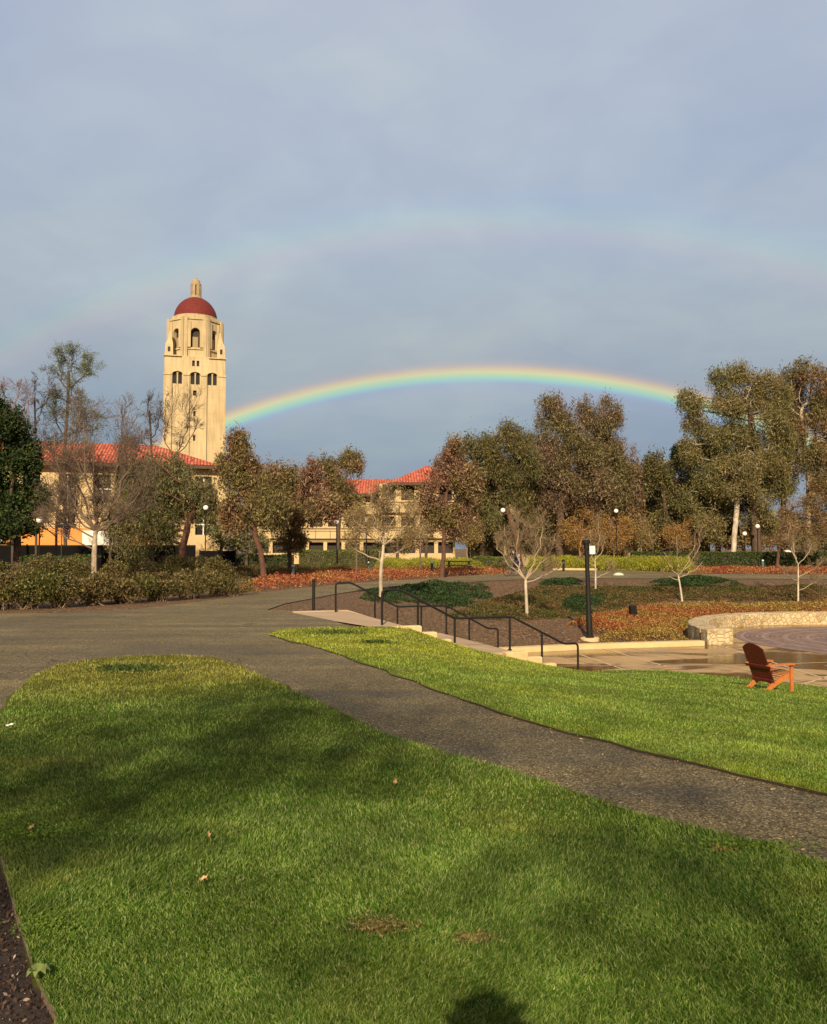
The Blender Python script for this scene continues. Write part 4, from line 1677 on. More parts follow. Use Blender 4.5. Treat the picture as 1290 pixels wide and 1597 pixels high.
m = MB()
zd0, zd1 = tz(500.5), tz(464.5)
m.lathe([(36.6 * U * math.cos(rad(a)), zd0 + (zd1 - zd0) * math.sin(rad(a))) for a in range(0, 90, 6)] + [(.3, zd1)], 48)
m.build('dome', M['dome'], tw, smooth=True)
lan = MB()
lan.lathe([(11.5 * U, tz(468.5)), (11.5 * U, tz(465.6)), (9.8 * U, tz(464.5)), (9.6 * U, tz(462.5))], 24)
for k in range(8):
    a = rad(22.5 + 45 * k)
    Mk = Matrix.Rotation(a, 4, 'Z')
    lan.box(6.6 * U, 9.0 * U, -.42, .42, tz(463), tz(446), Mk)
lan.lathe([(9.0 * U, tz(446) + .003), (9.0 * U, tz(443.5)), (7.6 * U, tz(442)), (6.6 * U, tz(438)), (3.8 * U, tz(435.4)), (1.6 * U, tz(434.8)), (1.9 * U, tz(433.8)), (.9 * U, tz(432.6))], 20)
lo_ = lan.build('lantern', simple('lantern_stone', (.36, .28, .17), (.26, .2, .12), .9, .8), tw, smooth=False)
m = MB()
m.lathe([(5.6 * U, tz(463)), (5.6 * U, tz(446))], 12)
m.build('lantern_opening', M['shade'], lo_)  # solid dark core painted as the shade inside the lantern

# --- left building behind the bare trees
bx = W(352, 855, 80)
bl = empty('hipped_roof_building', (bx.x, bx.y, 0), 'cream building with a long red tiled hip roof left of the bell tower', 'building', rz=rad(14))
T = Matrix.Identity(4)
EZ, RZ = 9.6, 12.3
LB = 38.0
m = MB()
hs = []
for i in range(12):
    u = -LB + 1.6 + i * 3.05
    hs.append(rect(u, u + 1.5, 5.9, 8.6))
    if i > 9 or i % 2: hs.append(rect(u, u + 1.5, 3.0, 5.0))
facade(m, -LB, 0, 0, EZ, hs, .5, T, 0)
m.add([(0, 0, 0), (0, 14, 0), (-LB, 14, 0), (-LB, 0, 0), (0, 0, EZ), (0, 14, EZ), (-LB, 14, EZ), (-LB, 0, EZ)], [(0, 1, 5, 4), (1, 2, 6, 5), (2, 3, 7, 6)])
m.build('wall', M['cream'], bl)
for h_ in hs: pane(h_, .42, T, bl, M['glass'], 'window', 1, M['white'])
m = MB()
e, dp, hipx = 1.0, 14, 6.4
x0, x1 = -LB - e, -.6
roofface(m, [(x0, -e, EZ), (x1, -e, EZ), (x1 - hipx, dp / 2, RZ), (x0 + hipx, dp / 2, RZ)])
roofface(m, [(x1, -e, EZ), (x1, dp + e, EZ), (x1 - hipx, dp / 2, RZ)])
roofface(m, [(x1, dp + e, EZ), (x0, dp + e, EZ), (x0 + hipx, dp / 2, RZ), (x1 - hipx, dp / 2, RZ)])
roofface(m, [(x0, dp + e, EZ), (x0, -e, EZ), (x0 + hipx, dp / 2, RZ)])
rf = m.build('roof', M['tile'], bl)
m = MB()
m.box(x0, x1, -e + .05, dp + e - .05, EZ - .35, EZ - .01)
m.build('eaves', M['bark'], bl)
m = MB()
roofface(m, [(-36, 2, RZ - .4), (-29, 2, RZ - .4), (-32.5, 6, RZ + 1.2)])
roofface(m, [(-29, 2, RZ - .4), (-29, 10, RZ - .4), (-32.5, 6, RZ + 1.2)])
roofface(m, [(-36, 10, RZ - .4), (-36, 2, RZ - .4), (-32.5, 6, RZ + 1.2)])
m.build('roof_gable', M['tile'], rf)
# orange and white ground floor front
m = MB()
y_ = -2.2
m.box(-38, -6.6, y_, -.004, 0, 3.55)
m.build('shopfront_wall', M['orange'], bl)
for a, b in ((-37.5, -35.8), (-34.6, -29.6), (-22.3, -19.2), (-12.6, -8.6)):
    m = MB()
    m.box(a, b, y_ - .12, y_ - .003, 1.4, 3.3, bev=.02)
    m.build('white_panel', M['white'], bl)
m = MB()
m.box(-29.2, -24.6, y_ - .06, y_ - .003, .2, 3.1)
m.build('entrance', M['shade'], bl)
m = MB()
m.box(-38.5, -24.0, y_ - .9, y_ - .003, 3.56, 3.75)
m.build('canopy', simple('pink_canopy', (.6, .3, .22), (.5, .24, .18), .7, 2), bl)

# --- middle building with stacked balconies
m0 = W(575, 855, 92)
bm = empty('balcony_building', (m0.x, m0.y, 0), 'cream building with stacked balcony bands and red roofs in the middle distance', 'building', rz=rad(2))
K = 92 / F


def mz(py): return CAMZ + (855 - py) * K


def band_block(u0, u1, y0, dep, eave, npier, parent, ground=True):
    """cream parapet bands with dark panes between, painted as gallery shade, piers in the galleries"""
    m = MB()
    hs = []
    pw = (u1 - u0) / npier
    for lv, (a, b) in enumerate(((862, 845), (824, 807), (783, eave + 1))):
        for i in range(npier):
            w2 = .2 if lv == 0 else .3
            hs.append(rect(u0 + i * pw + w2, u0 + (i + 1) * pw - w2, max(.02, mz(a)), mz(b)))
    facade(m, u0, u1, 0, mz(eave), hs, .7, T, y0)
    m.add([(u0, y0, 0), (u1, y0, 0), (u1, y0 + dep, 0), (u0, y0 + dep, 0), (u0, y0, mz(eave)), (u1, y0, mz(eave)), (u1, y0 + dep, mz(eave)), (u0, y0 + dep, mz(eave))],
          [(1, 2, 6, 5), (2, 3, 7, 6), (3, 0, 4, 7)])
    m.build('wall', M['cream'], parent)
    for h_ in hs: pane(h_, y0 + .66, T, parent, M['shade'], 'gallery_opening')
    m = MB()
    for zz in (mz(842), mz(822), mz(803), mz(784)):
        m.box(u0 - .1, u1 + .1, y0 - .12, y0 - .003, zz - .09, zz + .07)
    m.build('band_course', M['cream'], parent)
    # balcony rails: thin dark lines
    m = MB()
    for zz in (mz(800), mz(838)):
        m.tube([(u0, y0 - .35, zz + .9), (u1, y0 - .35, zz + .9)], .03, 4)
        for i in range(int((u1 - u0) / 1.6)):
            m.tube([(u0 + .5 + i * 1.6, y0 - .35, zz - .1), (u0 + .5 + i * 1.6, y0 - .35, zz + .9)], .02, 4)
        m.box(u0, u1, y0 - .4, y0 - .12, zz - .16, zz - .1)
    m.build('balcony_rail', M['black'], parent)


uu = lambda px: (px - 575) * K
band_block(uu(395), uu(592), 0, 12, 770, 7, bm)
band_block(uu(592), uu(705), -4.2, 14, 758, 4, bm)
m = MB()
e = .9
xa, xb = uu(400) - e, uu(600)
ez, rz_ = mz(770), mz(738)
roofface(m, [(xa, -e, ez), (xb, -e, ez), (xb + 2, 7, rz_), (xa + 5, 7, rz_)])
roofface(m, [(xb, 14, ez), (xa, 14, ez), (xa + 5, 7, rz_), (xb + 2, 7, rz_)])
roofface(m, [(xa, 14, ez), (xa, -e, ez), (xa + 5, 7, rz_)])
rf = m.build('roof', M['tile'], bm)
m = MB()
m.box(xa, xb, -e + .04, 13.9, ez - .3, ez - .012)
m.build('eaves', M['bark'], rf)
m = MB()
xa, xb = uu(606), uu(730)
ez, rz_ = mz(757), mz(721)
ap = ((xa + xb) / 2, 2.5)
xa2 = xa - 2.4
roofface(m, [(xa, -4.2 - e, ez), (xb, -4.2 - e, ez), (ap[0], ap[1], rz_)])
roofface(m, [(xb, -4.2 - e, ez), (xb, 10, ez), (ap[0], ap[1], rz_)])
roofface(m, [(xb, 10, ez), (xa, 10, ez), (ap[0], ap[1], rz_)])
m.build('corner_roof', M['tile'], bm)
m = MB()
roofface(m, [(uu(578), -1.0 - e, mz(770)), (xa, -4.2 - e, ez), (ap[0], ap[1], rz_), (uu(618), 6, mz(741))])
m.build('hip_slope', M['tile_grey'], bm)  # grazing light on this slope painted by the grey tile copy
m = MB()
m.box(xa, xb, -4.2 - e + .04, 9.9, ez - .3, ez - .012)
m.build('corner_eaves', M['bark'], bm)

# --- right building, mostly hidden by trees
r0 = W(960, 855, 84)
br_ = empty('shaded_building', (r0.x, r0.y, 0), 'olive and cream building half hidden behind the reddish gum trees', 'building', rz=rad(-6))
K = 84 / F
uu = lambda px: (px - 960) * K
m = MB()
hs = []
for i in range(9):
    a = uu(745) + i * 2.35 * 1.25
    hs.append(rect(a + .3, a + 2.5, mz(835), mz(808)))
for px_ in (1028, 1050, 1072):
    hs.append(rect(uu(px_ - 9), uu(px_ + 9), mz(776), mz(760)))
facade(m, uu(735), uu(1100), 0, mz(754), hs, .8, T, 0)
m.add([(uu(735), 0, 0), (uu(1100), 0, 0), (uu(1100), 13, 0), (uu(735), 13, 0), (uu(735), 0, mz(754)), (uu(1100), 0, mz(754)), (uu(1100), 13, mz(754)), (uu(735), 13, mz(754))], [(1, 2, 6, 5), (2, 3, 7, 6), (3, 0, 4, 7)])
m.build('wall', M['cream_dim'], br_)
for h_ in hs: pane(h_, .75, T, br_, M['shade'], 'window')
m = MB()
m.box(uu(832), uu(872), -3.5, -.003, mz(793), mz(748), bev=.05)
oo = m.build('oriel', M['cream_dim'], br_)
m = MB()
m.box(uu(851), uu(862), -3.53, -3.4, mz(771), mz(760))
m.build('oriel_window', M['shade'], oo)
m = MB()
m.box(uu(832) - .03, uu(872) + .03, -3.56, -3.5 - .003, mz(781), mz(779.5))
m.build('ledge', M['bark'], oo)
m = MB()
m.box(uu(980), uu(1098), -2.4, -.003, mz(795), mz(781), bev=.04)
m.build('balcony', M['cream'], br_)
m = MB()
xa, xb = uu(735) - 1, uu(1100) + 1
roofface(m, [(xa, -1.1, mz(756)), (xb, -1.1, mz(756)), (xb - 5, 6.5, mz(731)), (xa + 5, 6.5, mz(731))])
roofface(m, [(xb, 14, mz(756)), (xa, 14, mz(756)), (xa + 5, 6.5, mz(731)), (xb - 5, 6.5, mz(731))])
roofface(m, [(xb, -1.1, mz(756)), (xb, 14, mz(756)), (xb - 5, 6.5, mz(731))])
roofface(m, [(xa, 14, mz(756)), (xa, -1.1, mz(756)), (xa + 5, 6.5, mz(731))])
m.build('roof', M['tile_grey'], br_)

# low pavilion left of the oriel (grey walls seen through the leaning tree)
p0 = W(790, 855, 76.5)
pv = empty('low_pavilion', (p0.x, p0.y, 0), 'low grey pavilion with a pale flat roof behind the leaning tree', 'building')
m = MB()
q = 76.5 / F
facade(m, -28 * q, 40 * q, 0, 2.95, [rect(-24 * q, -6 * q, .4, 1.9), rect(2 * q, 18 * q, .4, 1.9)], .3, T, 0)
m.add([(-28 * q, 0, 0), (40 * q, 0, 0), (40 * q, 3.4, 0), (-28 * q, 3.4, 0), (-28 * q, 0, 2.95), (40 * q, 0, 2.95), (40 * q, 3.4, 2.95), (-28 * q, 3.4, 2.95)], [(1, 2, 6, 5), (2, 3, 7, 6), (3, 0, 4, 7)])
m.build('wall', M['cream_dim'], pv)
pane(rect(-24 * q, -6 * q, .4, 1.9), .28, T, pv, M['shade'])
pane(rect(2 * q, 18 * q, .4, 1.9), .28, T, pv, M['shade'])
m = MB()
m.box(-32 * q, 26 * q, -.7, 3.8, 2.955, 3.3, bev=.03)
m.build('roof', M['kerb'], pv)

# --- dark fence in front of the left building
f0, f1 = W(-120, 860, 60), W(305, 860, 60)
fe = empty('black_fence', (f0.x, f0.y, 0), 'long black screened fence in front of the orange wall', 'fence')
m = MB()
L_ = f1.x - f0.x
m.box(0, L_, -.03, .03, .05, 1.95)
m.build('screen', M['fence'], fe)
for i in range(int(L_ / 2.5) + 1):
    m = MB()
    m.box(i * 2.5 - .04, i * 2.5 + .04, -.09, -.034, 0, 2.02)
    m.build('post', M['black'], fe)
m = MB()
m.box(0, L_, -.06, -.034, 1.86, 1.93)
m.build('top_rail', M['black'], fe)
# short dark screen right of the pepper tree
f0 = W(312, 860, 56)
fs_ = empty('dark_screen', (f0.x, f0.y, 0), 'short dark fence panel right of the drooping tree', 'fence')
m = MB()
m.box(0, 2.4, -.03, .03, .02, 1.55)
m.build('panel', M['fence'], fs_)
for xx in (0, 1.2, 2.4):
    m = MB()
    m.box(xx - .04, xx + .04, -.09, -.033, 0, 1.62)
    m.build('post', M['black'], fs_)

# ------------------------------------------------------------------ hedges and ground cover
P_ = lambda pts: [g2(*p) if p[1] > 880 and len(p) == 2 else g2(*p) for p in pts]


def gpoly(pts):
    out = []
    for p in pts:
        q = gp(*p)
        out.append((q.x, q.y))
    return out


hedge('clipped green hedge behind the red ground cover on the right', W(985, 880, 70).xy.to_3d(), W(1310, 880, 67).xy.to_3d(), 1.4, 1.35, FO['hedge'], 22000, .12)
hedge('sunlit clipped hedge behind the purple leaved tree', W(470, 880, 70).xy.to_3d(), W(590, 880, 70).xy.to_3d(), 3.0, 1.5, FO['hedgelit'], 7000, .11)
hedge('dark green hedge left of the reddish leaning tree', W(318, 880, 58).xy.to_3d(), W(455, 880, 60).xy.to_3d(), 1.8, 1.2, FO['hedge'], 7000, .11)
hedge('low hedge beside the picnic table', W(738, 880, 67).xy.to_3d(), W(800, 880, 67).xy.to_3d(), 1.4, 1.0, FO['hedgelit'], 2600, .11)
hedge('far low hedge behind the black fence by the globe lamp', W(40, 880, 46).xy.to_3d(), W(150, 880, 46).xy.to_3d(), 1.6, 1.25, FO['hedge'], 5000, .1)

cover('red_ground_cover', 'red and rust low ground cover along the far path', [g2(*p) for p in [(350, 921), (390, 908), (440, 897), (520, 892), (620, 889), (700, 888), (770, 888), (798, 893), (795, 896), (700, 899), (620, 904), (560, 908), (480, 915), (400, 923)]], 36000, FO['red'], .45, .085)
cover('red_ground_cover', 'red low ground cover in front of the right hedge', [g2(*p) for p in [(1060, 891), (1100, 888), (1400, 889), (1500, 893), (1480, 896), (1290, 896), (1100, 894.5)]], 20000, FO['red'], .45, .1)
cover('yellow_grass', 'sunlit yellow green stems behind the red ground cover', [g2(*p) for p in [(585, 889), (640, 886), (720, 884), (760, 884), (790, 887), (700, 888), (620, 889)]] and
      [(W(583, 0, 61).x, 60), (W(640, 0, 64).x, 63.5), (W(755, 0, 65).x, 65), (W(760, 0, 74).x, 74), (W(583, 0, 72).x, 72)], 42000, FO['yellow'], 1.05, .14, up=2.0, lw=.22, cat='ornamental grass')
cover('yellow_grass', 'yellow green stems right of the cyclist beyond the far path', [(W(815, 0, 69).x, 69), (W(815, 0, 76).x, 76), (W(1075, 0, 69).x, 69), (W(1065, 0, 60).x, 59.5), (W(985, 0, 64).x, 64), (W(862, 0, 67).x, 67)], 52000, FO['yellow'], 1.2, .15, up=1.8, lw=.25, cat='ornamental grass')
cover('low_grass', 'olive green grass between the blue bollards and the dark hedge', [(W(325, 0, 42).x, 42), (W(420, 0, 52).x, 52), (W(500, 0, 60).x, 60), (W(583, 0, 62).x, 62), (W(590, 0, 68).x, 68), (W(320, 0, 57).x, 57)], 42000, FO['sage'], .6, .11, up=1.2, lw=.3, cat='ornamental grass')
cover('dark_juniper', 'dark green spreading juniper above the upper handrail', gpoly([(560, 932), (575, 920), (640, 913), (720, 911), (765, 916), (770, 930), (740, 945), (700, 948), (640, 938), (590, 942)]), 22000, FO['juniper'], .34, .085, mound=.9)
cover('dark_juniper', 'dark green juniper clump left of the tall black post', gpoly([(865, 952), (870, 938), (900, 930), (950, 928), (960, 945), (930, 957), (890, 960)]), 20000, FO['juniper'], .42, .075, mound=.85)
cover('dark_juniper', 'dark green juniper mat near the far path on the right', gpoly([(1000, 915), (1020, 905), (1080, 902), (1150, 906), (1165, 914), (1130, 921), (1060, 920)]), 16000, FO['juniper'], .32, .09, mound=.9)
cover('dark_juniper', 'dark juniper tuft at the edge of the far path in the middle', gpoly([(838, 912), (850, 905), (900, 904), (915, 910), (880, 915)]), 5000, FO['juniper'], .3, .09, mound=.9)
cover('low_grass', 'thin olive grass over the mulch slope below the juniper', gpoly([(690, 960), (760, 935), (830, 915), (1000, 915), (1290, 912), (1290, 940), (1060, 935), (960, 950), (860, 965), (780, 968)]), 60000, FO['sage'], .2, .075, cat='ground cover')
cover('orange_ground_cover', 'orange and yellow ground cover behind the stone seat wall', gpoly([(893, 968), (930, 960), (985, 948), (1060, 942), (1290, 938), (1400, 942), (1400, 948)]) + [tuple(p) for p in arc(CC, R_OUT + .12, 40, 186, 18)] + gpoly([(1060, 1000), (940, 1002), (928, 990), (880, 975)]), 75000, FO['redyel'], .38, .058)

# shrubs of the left bed
sh = [(-25, 952, 60), (30, 950, 46), (82, 948, 44), (130, 944, 40), (182, 941, 44), (235, 938, 46), (285, 934, 48), (325, 928, 34), (-10, 926, 40), (45, 924, 42), (100, 922, 40), (160, 918, 38), (215, 912, 42), (262, 908, 40), (305, 908, 36)]
shl = ['olive shrub cut by the left edge of the photo', 'twiggy olive shrub near the left edge of the asphalt', 'sunlit olive shrub left of the pale tree trunk', 'olive shrub with bare stems below the pale tree trunk',
       'olive shrub right below the pale tree trunk', 'leafy olive shrub between the pale trunk and the drooping tree', 'large olive shrub below the drooping tree', 'olive shrub at the right end of the left bed',
       'back row shrub at the left edge under the dark evergreen', 'back row shrub below the left globe lamp', 'back row shrub left of the pale tree trunk', 'back row shrub right behind the pale tree trunk',
       'back row shrub in front of the drooping strands', 'back row shrub below the crooked red trunk', 'back row shrub at the right end beside the dark hedge']
for (px, py, rp), lb in zip(sh, shl):
    c = g2(px, py)
    k = c[1] / F
    r = rp * k
    shrub('olive_shrub', lb, 'shrub', 'olive shrubs of the left bed', (c[0], c[1] + r * .7, 0), r, R.uniform(1.15, 1.5) if py < 930 else R.uniform(.85, 1.1), FO['shrub'], 5200, .075)
for px, py, r, lb in ((350, 930, .9, 'small shrub at the tip of the left bed beside the red leaves'), (782, 893, .7, 'small olive shrub beside the dark bollard')):
    c = g2(px, py)
    shrub('olive_shrub', lb, 'shrub', 'small shrubs beside the far path', (c[0], c[1] + r, 0), r, .7, FO['shrub'], 1800, .08)

# ------------------------------------------------------------------ trees
TB = 'leafless trees left of the tower'
tree('evergreen_tree', 'dense dark evergreen at the left edge', 'tree', None, [(28, 870), (27, 840), (24, 800)], 46,
     [(-2, 735, 48, 75), (36, 700, 26, 40), (18, 650, 30, 30), (38, 790, 30, 38), (-25, 800, 45, 60), (10, 820, 40, 28)], M['bark'], FO['dark'], 26000, .2, .3, .2, natt=900, lw=.5)
bare('budding_tree', 'tall slender tree with fresh green buds, tallest on the left', 'tree', None, [(103, 862), (101, 780), (101, 700), (105, 640), (107, 580)], 62,
     [(108, 562, 30, 30), (90, 575, 20, 34), (132, 575, 18, 34), (108, 620, 30, 30), (85, 650, 26, 36), (128, 660, 30, 34), (75, 700, 24, 22), (135, 710, 26, 20)], M['bark'], M['twig_dark'], .15, .008, 14, 7, 5,
     leaf=FO['bud'], nleaf=9000, lsize=.09, leafz=9.5)
bare('bare_tree', 'bare tree with pinkish twigs at the top left', 'tree', TB, [(20, 862), (20, 760), (18, 690), (16, 640)], 58,
     [(22, 610, 20, 34), (0, 625, 16, 40), (38, 640, 18, 46), (-20, 650, 20, 40), (10, 670, 24, 26)], M['twig_dark'], simple('pink_brown_twigs', (.24, .14, .12), (.15, .085, .075), .9, 2), .11, .008, 13, 7, 4)
bare('bare_tree', 'bare slender tree between the pink twigged tree and the budding tree', 'tree', TB, [(57, 862), (56, 760), (55, 680), (54, 620)], 60,
     [(52, 605, 9, 32), (62, 645, 18, 34), (76, 610, 11, 38), (66, 685, 24, 30)], M['twig_dark'], M['twig_dark'], .1, .008, 12, 7, 4)
bare('bare_tree', 'bare dark tree standing left of the bell tower', 'tree', TB, [(238, 862), (237, 760), (236, 700), (233, 640)], 64,
     [(233, 635, 9, 34), (222, 690, 22, 22), (246, 650, 11, 38), (204, 690, 16, 12)], M['twig_dark'], M['twig_dark'], .12, .009, 13, 6, 4)
bare('bare_tree', 'bare dark tree in front of the bell tower shaft', 'tree', TB, [(266, 862), (268, 760), (271, 715)], 63,
     [(262, 640, 11, 36), (288, 640, 16, 38), (303, 665, 16, 18), (278, 680, 14, 22)], M['twig_dark'], M['twig_dark'], .11, .009, 11, 6, 4)
BT = 'brown twigged trees before the left building'
for pth, bl_, lb in (([(88, 862), (88, 820), (90, 790)], [(70, 780, 24, 28), (95, 775, 24, 30), (60, 810, 20, 18), (112, 800, 18, 26)], 'brown twigged tree by the flag'),
                     ([(172, 862), (172, 820), (170, 790)], [(165, 775, 24, 34), (190, 770, 24, 32), (150, 800, 20, 26), (205, 800, 22, 22)], 'brown twigged tree behind the pale trunked tree'),
                     ([(222, 862), (222, 800), (220, 760)], [(215, 755, 24, 26), (240, 745, 20, 22), (200, 765, 18, 26)], 'brown twigged tree left of the drooping tree')):
    bare('bare_tree', lb, 'tree', BT, pth, 54, bl_, M['twig_dark'], M['twig'], .1, .011, 11, 7, 4, leaf=FO['tanleaf'], nleaf=2600, lsize=.1)
tree('weeping_tree', 'drooping olive brown tree with a crooked red trunk', 'tree', None, [(283, 872), (286, 850), (293, 818), (306, 792), (318, 780)], 45,
     [(245, 745, 50, 42), (210, 785, 36, 44), (298, 772, 38, 30), (188, 815, 24, 32), (238, 815, 28, 34), (262, 735, 26, 16), (330, 780, 18, 26), (220, 745, 34, 30), (180, 835, 14, 22), (205, 838, 14, 24), (228, 842, 12, 22), (255, 815, 26, 30), (270, 780, 36, 30)], M['bark_red'], FO['grey'], 26000, .2, 1.4, .2, natt=900, lw=.22, sig=.3)
tree('reddish_tree', 'reddish brown leaning tree right of the tower base', 'tree', None, [(413, 897), (407, 862), (399, 838), (396, 822), (404, 800), (396, 775)], 44,
     [(372, 690, 15, 22), (360, 735, 22, 30), (398, 752, 40, 36), (438, 745, 26, 26), (372, 795, 26, 28), (425, 795, 36, 28), (380, 715, 20, 22), (345, 720, 10, 12)], M['bark_red'], FO['rust'], 19000, .2, .9, .15, natt=800, lw=.28, sig=.26)
tree('reddish_tree', 'purple tinged tree behind the first blue bollard', 'tree', None, [(452, 890), (451, 862), (455, 825), (462, 790)], 50,
     [(452, 838, 24, 20), (480, 760, 30, 34), (465, 800, 30, 26), (440, 770, 22, 26), (505, 790, 26, 24), (488, 722, 7, 12)], M['bark'], FO['rose'], 13000, .2, .9, .13, natt=600, lw=.3, sig=.26)
tree('reddish_tree', 'brown leafed tree in front of the long red roof', 'tree', None, [(526, 862), (528, 825), (533, 780), (540, 740)], 56,
     [(516, 728, 18, 20), (547, 720, 20, 20), (530, 762, 30, 24), (498, 785, 20, 16), (552, 790, 22, 18)], M['bark'], FO['rust'], 9500, .2, .8, .13, natt=520, lw=.3, sig=.28)
tree('pinkish_tree', 'pinkish brown tree right of the corner roof', 'tree', None, [(689, 905), (692, 860), (694, 815), (696, 770)], 49,
     [(702, 735, 28, 38), (726, 765, 24, 34), (672, 780, 22, 28), (715, 810, 30, 26), (712, 692, 10, 12), (690, 790, 24, 24), (740, 735, 14, 24)], M['bark_red'], FO['rose'], 15000, .17, .6, .13, natt=650, lw=.35, sig=.26)
tree('olive_tree', 'grey green tree behind the pinkish brown tree', 'tree', None, [(752, 868), (752, 800), (748, 740)], 64,
     [(735, 705, 24, 30), (752, 740, 28, 42), (758, 795, 26, 42), (710, 702, 12, 24), (735, 770, 24, 30)], M['bark'], FO['olive'], 12000, .22, .8, .2, natt=520, lw=.3, sig=.34)
tree('leaning_tree', 'olive tree with a long leaning trunk behind the small pale tree', 'tree', None, [(812, 872), (806, 840), (795, 805), (782, 768), (771, 742)], 56,
     [(795, 685, 32, 26), (780, 720, 26, 24), (812, 725, 28, 34), (762, 700, 14, 22), (796, 765, 26, 22), (822, 790, 18, 24), (770, 820, 14, 20)], M['bark_red'], FO['olive'], 17000, .2, 1.0, .17, natt=650, lw=.25, sig=.3)
tree('gum_tree', 'tall gum tree with reddish clumps, tallest in the middle', 'tree', None, [(872, 868), (874, 800), (882, 740), (890, 690)], 63,
     [(858, 648, 22, 26), (895, 655, 26, 28), (862, 690, 26, 30), (905, 700, 34, 30), (880, 735, 44, 28), (915, 755, 40, 32), (850, 630, 8, 14), (868, 628, 8, 14), (845, 720, 24, 26), (870, 775, 30, 20)], M['bark'], FO['mixed'], 24000, .23, 1.0, .3, natt=900, lw=.26, sig=.36)
tree('gum_tree', 'gum tree with red clumps right beside the tallest middle one', 'tree', None, [(955, 868), (952, 800), (948, 730)], 65,
     [(932, 655, 22, 24), (957, 650, 12, 24), (945, 695, 34, 30), (965, 735, 28, 34), (940, 770, 34, 28), (978, 770, 20, 26), (988, 725, 10, 26), (925, 720, 26, 26), (915, 635, 8, 16), (945, 632, 8, 14), (962, 640, 6, 14)], M['bark'], FO['mixed'], 22000, .23, 1.0, .28, natt=850, lw=.26, sig=.36)
tree('olive_tree', 'olive green tree left of the round green pine', 'tree', None, [(1040, 868), (1040, 820), (1036, 770)], 66,
     [(1028, 725, 24, 22), (1050, 745, 26, 26), (1012, 740, 12, 26), (1062, 780, 26, 28), (1045, 815, 30, 22), (1085, 800, 22, 28)], M['bark'], FO['olive'], 14000, .22, .6, .22, natt=600, lw=.32, sig=.34)
tree('round_pine', 'small round bright green pine in front of the tall gums', 'tree', None, [(1073, 868), (1073, 800), (1074, 735)], 74,
     [(1074, 706, 21, 20), (1062, 715, 12, 12), (1086, 712, 12, 12)], M['bark'], FO['pine'], 6000, .24, .0, .2, natt=260, lw=.3, sig=.24)
GT = 'tall gum trees on the right'
tree('gum_tree', 'broad tall gum tree with a dark trunk behind the two globe lamps', 'tree', GT, [(1180, 866), (1179, 820), (1172, 760), (1176, 700), (1170, 640)], 59,
     [(1082, 622, 22, 20), (1085, 655, 18, 16), (1128, 592, 20, 20), (1158, 582, 20, 16), (1190, 600, 18, 20), (1130, 635, 26, 20), (1165, 625, 24, 22), (1110, 680, 30, 22), (1150, 680, 30, 24), (1195, 665, 28, 26),
      (1130, 730, 42, 28), (1190, 715, 38, 30), (1105, 775, 34, 26), (1165, 780, 40, 28), (1215, 745, 20, 26), (1195, 812, 34, 16), (1080, 700, 18, 20), (1210, 620, 16, 22), (1100, 820, 26, 18), (1215, 690, 18, 26)], M['bark'], FO['euc'], 52000, .2, .8, .36, M['bark_pale'], 1300, lw=.28, sig=.34)
tree('gum_tree', 'white trunked gum tree left of the two globe lamps', 'tree', GT, [(1142, 866), (1146, 830), (1149, 795), (1151, 762), (1146, 735)], 56,
     [(1128, 735, 20, 18), (1160, 725, 22, 22), (1112, 750, 14, 16), (1148, 735, 18, 18, -1.2), (1155, 760, 16, 12, -1.3), (1136, 765, 12, 10, -1.2)], M['bark_white'], FO['euc'], 9000, .19, .8, .18, M['bark_white'], 380, lw=.3, sig=.3)
tree('gum_tree', 'tall airy gum tree cut by the right edge', 'tree', GT, [(1262, 866), (1261, 800), (1262, 740), (1254, 690), (1250, 650)], 64,
     [(1238, 592, 20, 18), (1265, 590, 20, 18), (1288, 605, 18, 24), (1232, 625, 14, 22), (1262, 640, 22, 22), (1292, 670, 24, 30), (1275, 705, 22, 18), (1308, 620, 20, 40), (1240, 680, 16, 20), (1285, 760, 26, 24), (1222, 600, 14, 20), (1250, 565, 12, 8), (1255, 720, 22, 18)], M['bark_limb'], FO['rust'], 19000, .22, .6, .19, M['bark'], 800, lw=.28, sig=.34)
tree('brown_tree', 'russet small tree in front of the tall gums at the right', 'tree', None, [(1213, 900), (1214, 868), (1220, 825), (1236, 792)], 63,
     [(1250, 795, 30, 20), (1280, 825, 26, 28), (1228, 830, 22, 18), (1205, 845, 14, 12), (1268, 780, 20, 12), (1252, 845, 22, 16)], M['bark_red'], FO['rust'], 6500, .15, .5, .12, M['twig'], 600, lw=.32, sig=.26)
OT = 'twiggy brown thickets in front of the right building'
for pth, d, bl_, lf, lb in (
        ([(905, 888), (905, 850)], 60, [(892, 830, 22, 26), (912, 820, 24, 30), (925, 840, 18, 20)], 'twig_orange', 'orange twigged thicket behind the tall black post'),
        ([(958, 888), (958, 850)], 60, [(950, 830, 22, 26), (968, 835, 20, 22), (975, 820, 14, 18)], 'twig_orange', 'orange twigged thicket right of the tall black post'),
        ([(1000, 888), (1000, 850)], 62, [(1000, 820, 18, 22), (1010, 840, 16, 14)], 'twig_tan', 'tan twigged thicket below the cream balcony'),
        ([(1062, 888), (1062, 850)], 62, [(1050, 835, 20, 20), (1075, 830, 22, 24)], 'twig_orange', 'brown twigged thicket below the round pine'),
        ([(730, 888), (728, 850)], 58, [(722, 830, 18, 18), (742, 825, 14, 18)], 'twig_tan', 'tan twigged thicket behind the picnic table')):
    tree('thicket', lb, 'shrub', OT, pth, d, bl_, M[lf], FO['tanleaf'] if lf == 'twig_tan' else FO['rustlight'], 3600, .12, .3, .07, M[lf], 700, lw=.4, sig=.3, rmin=.02)
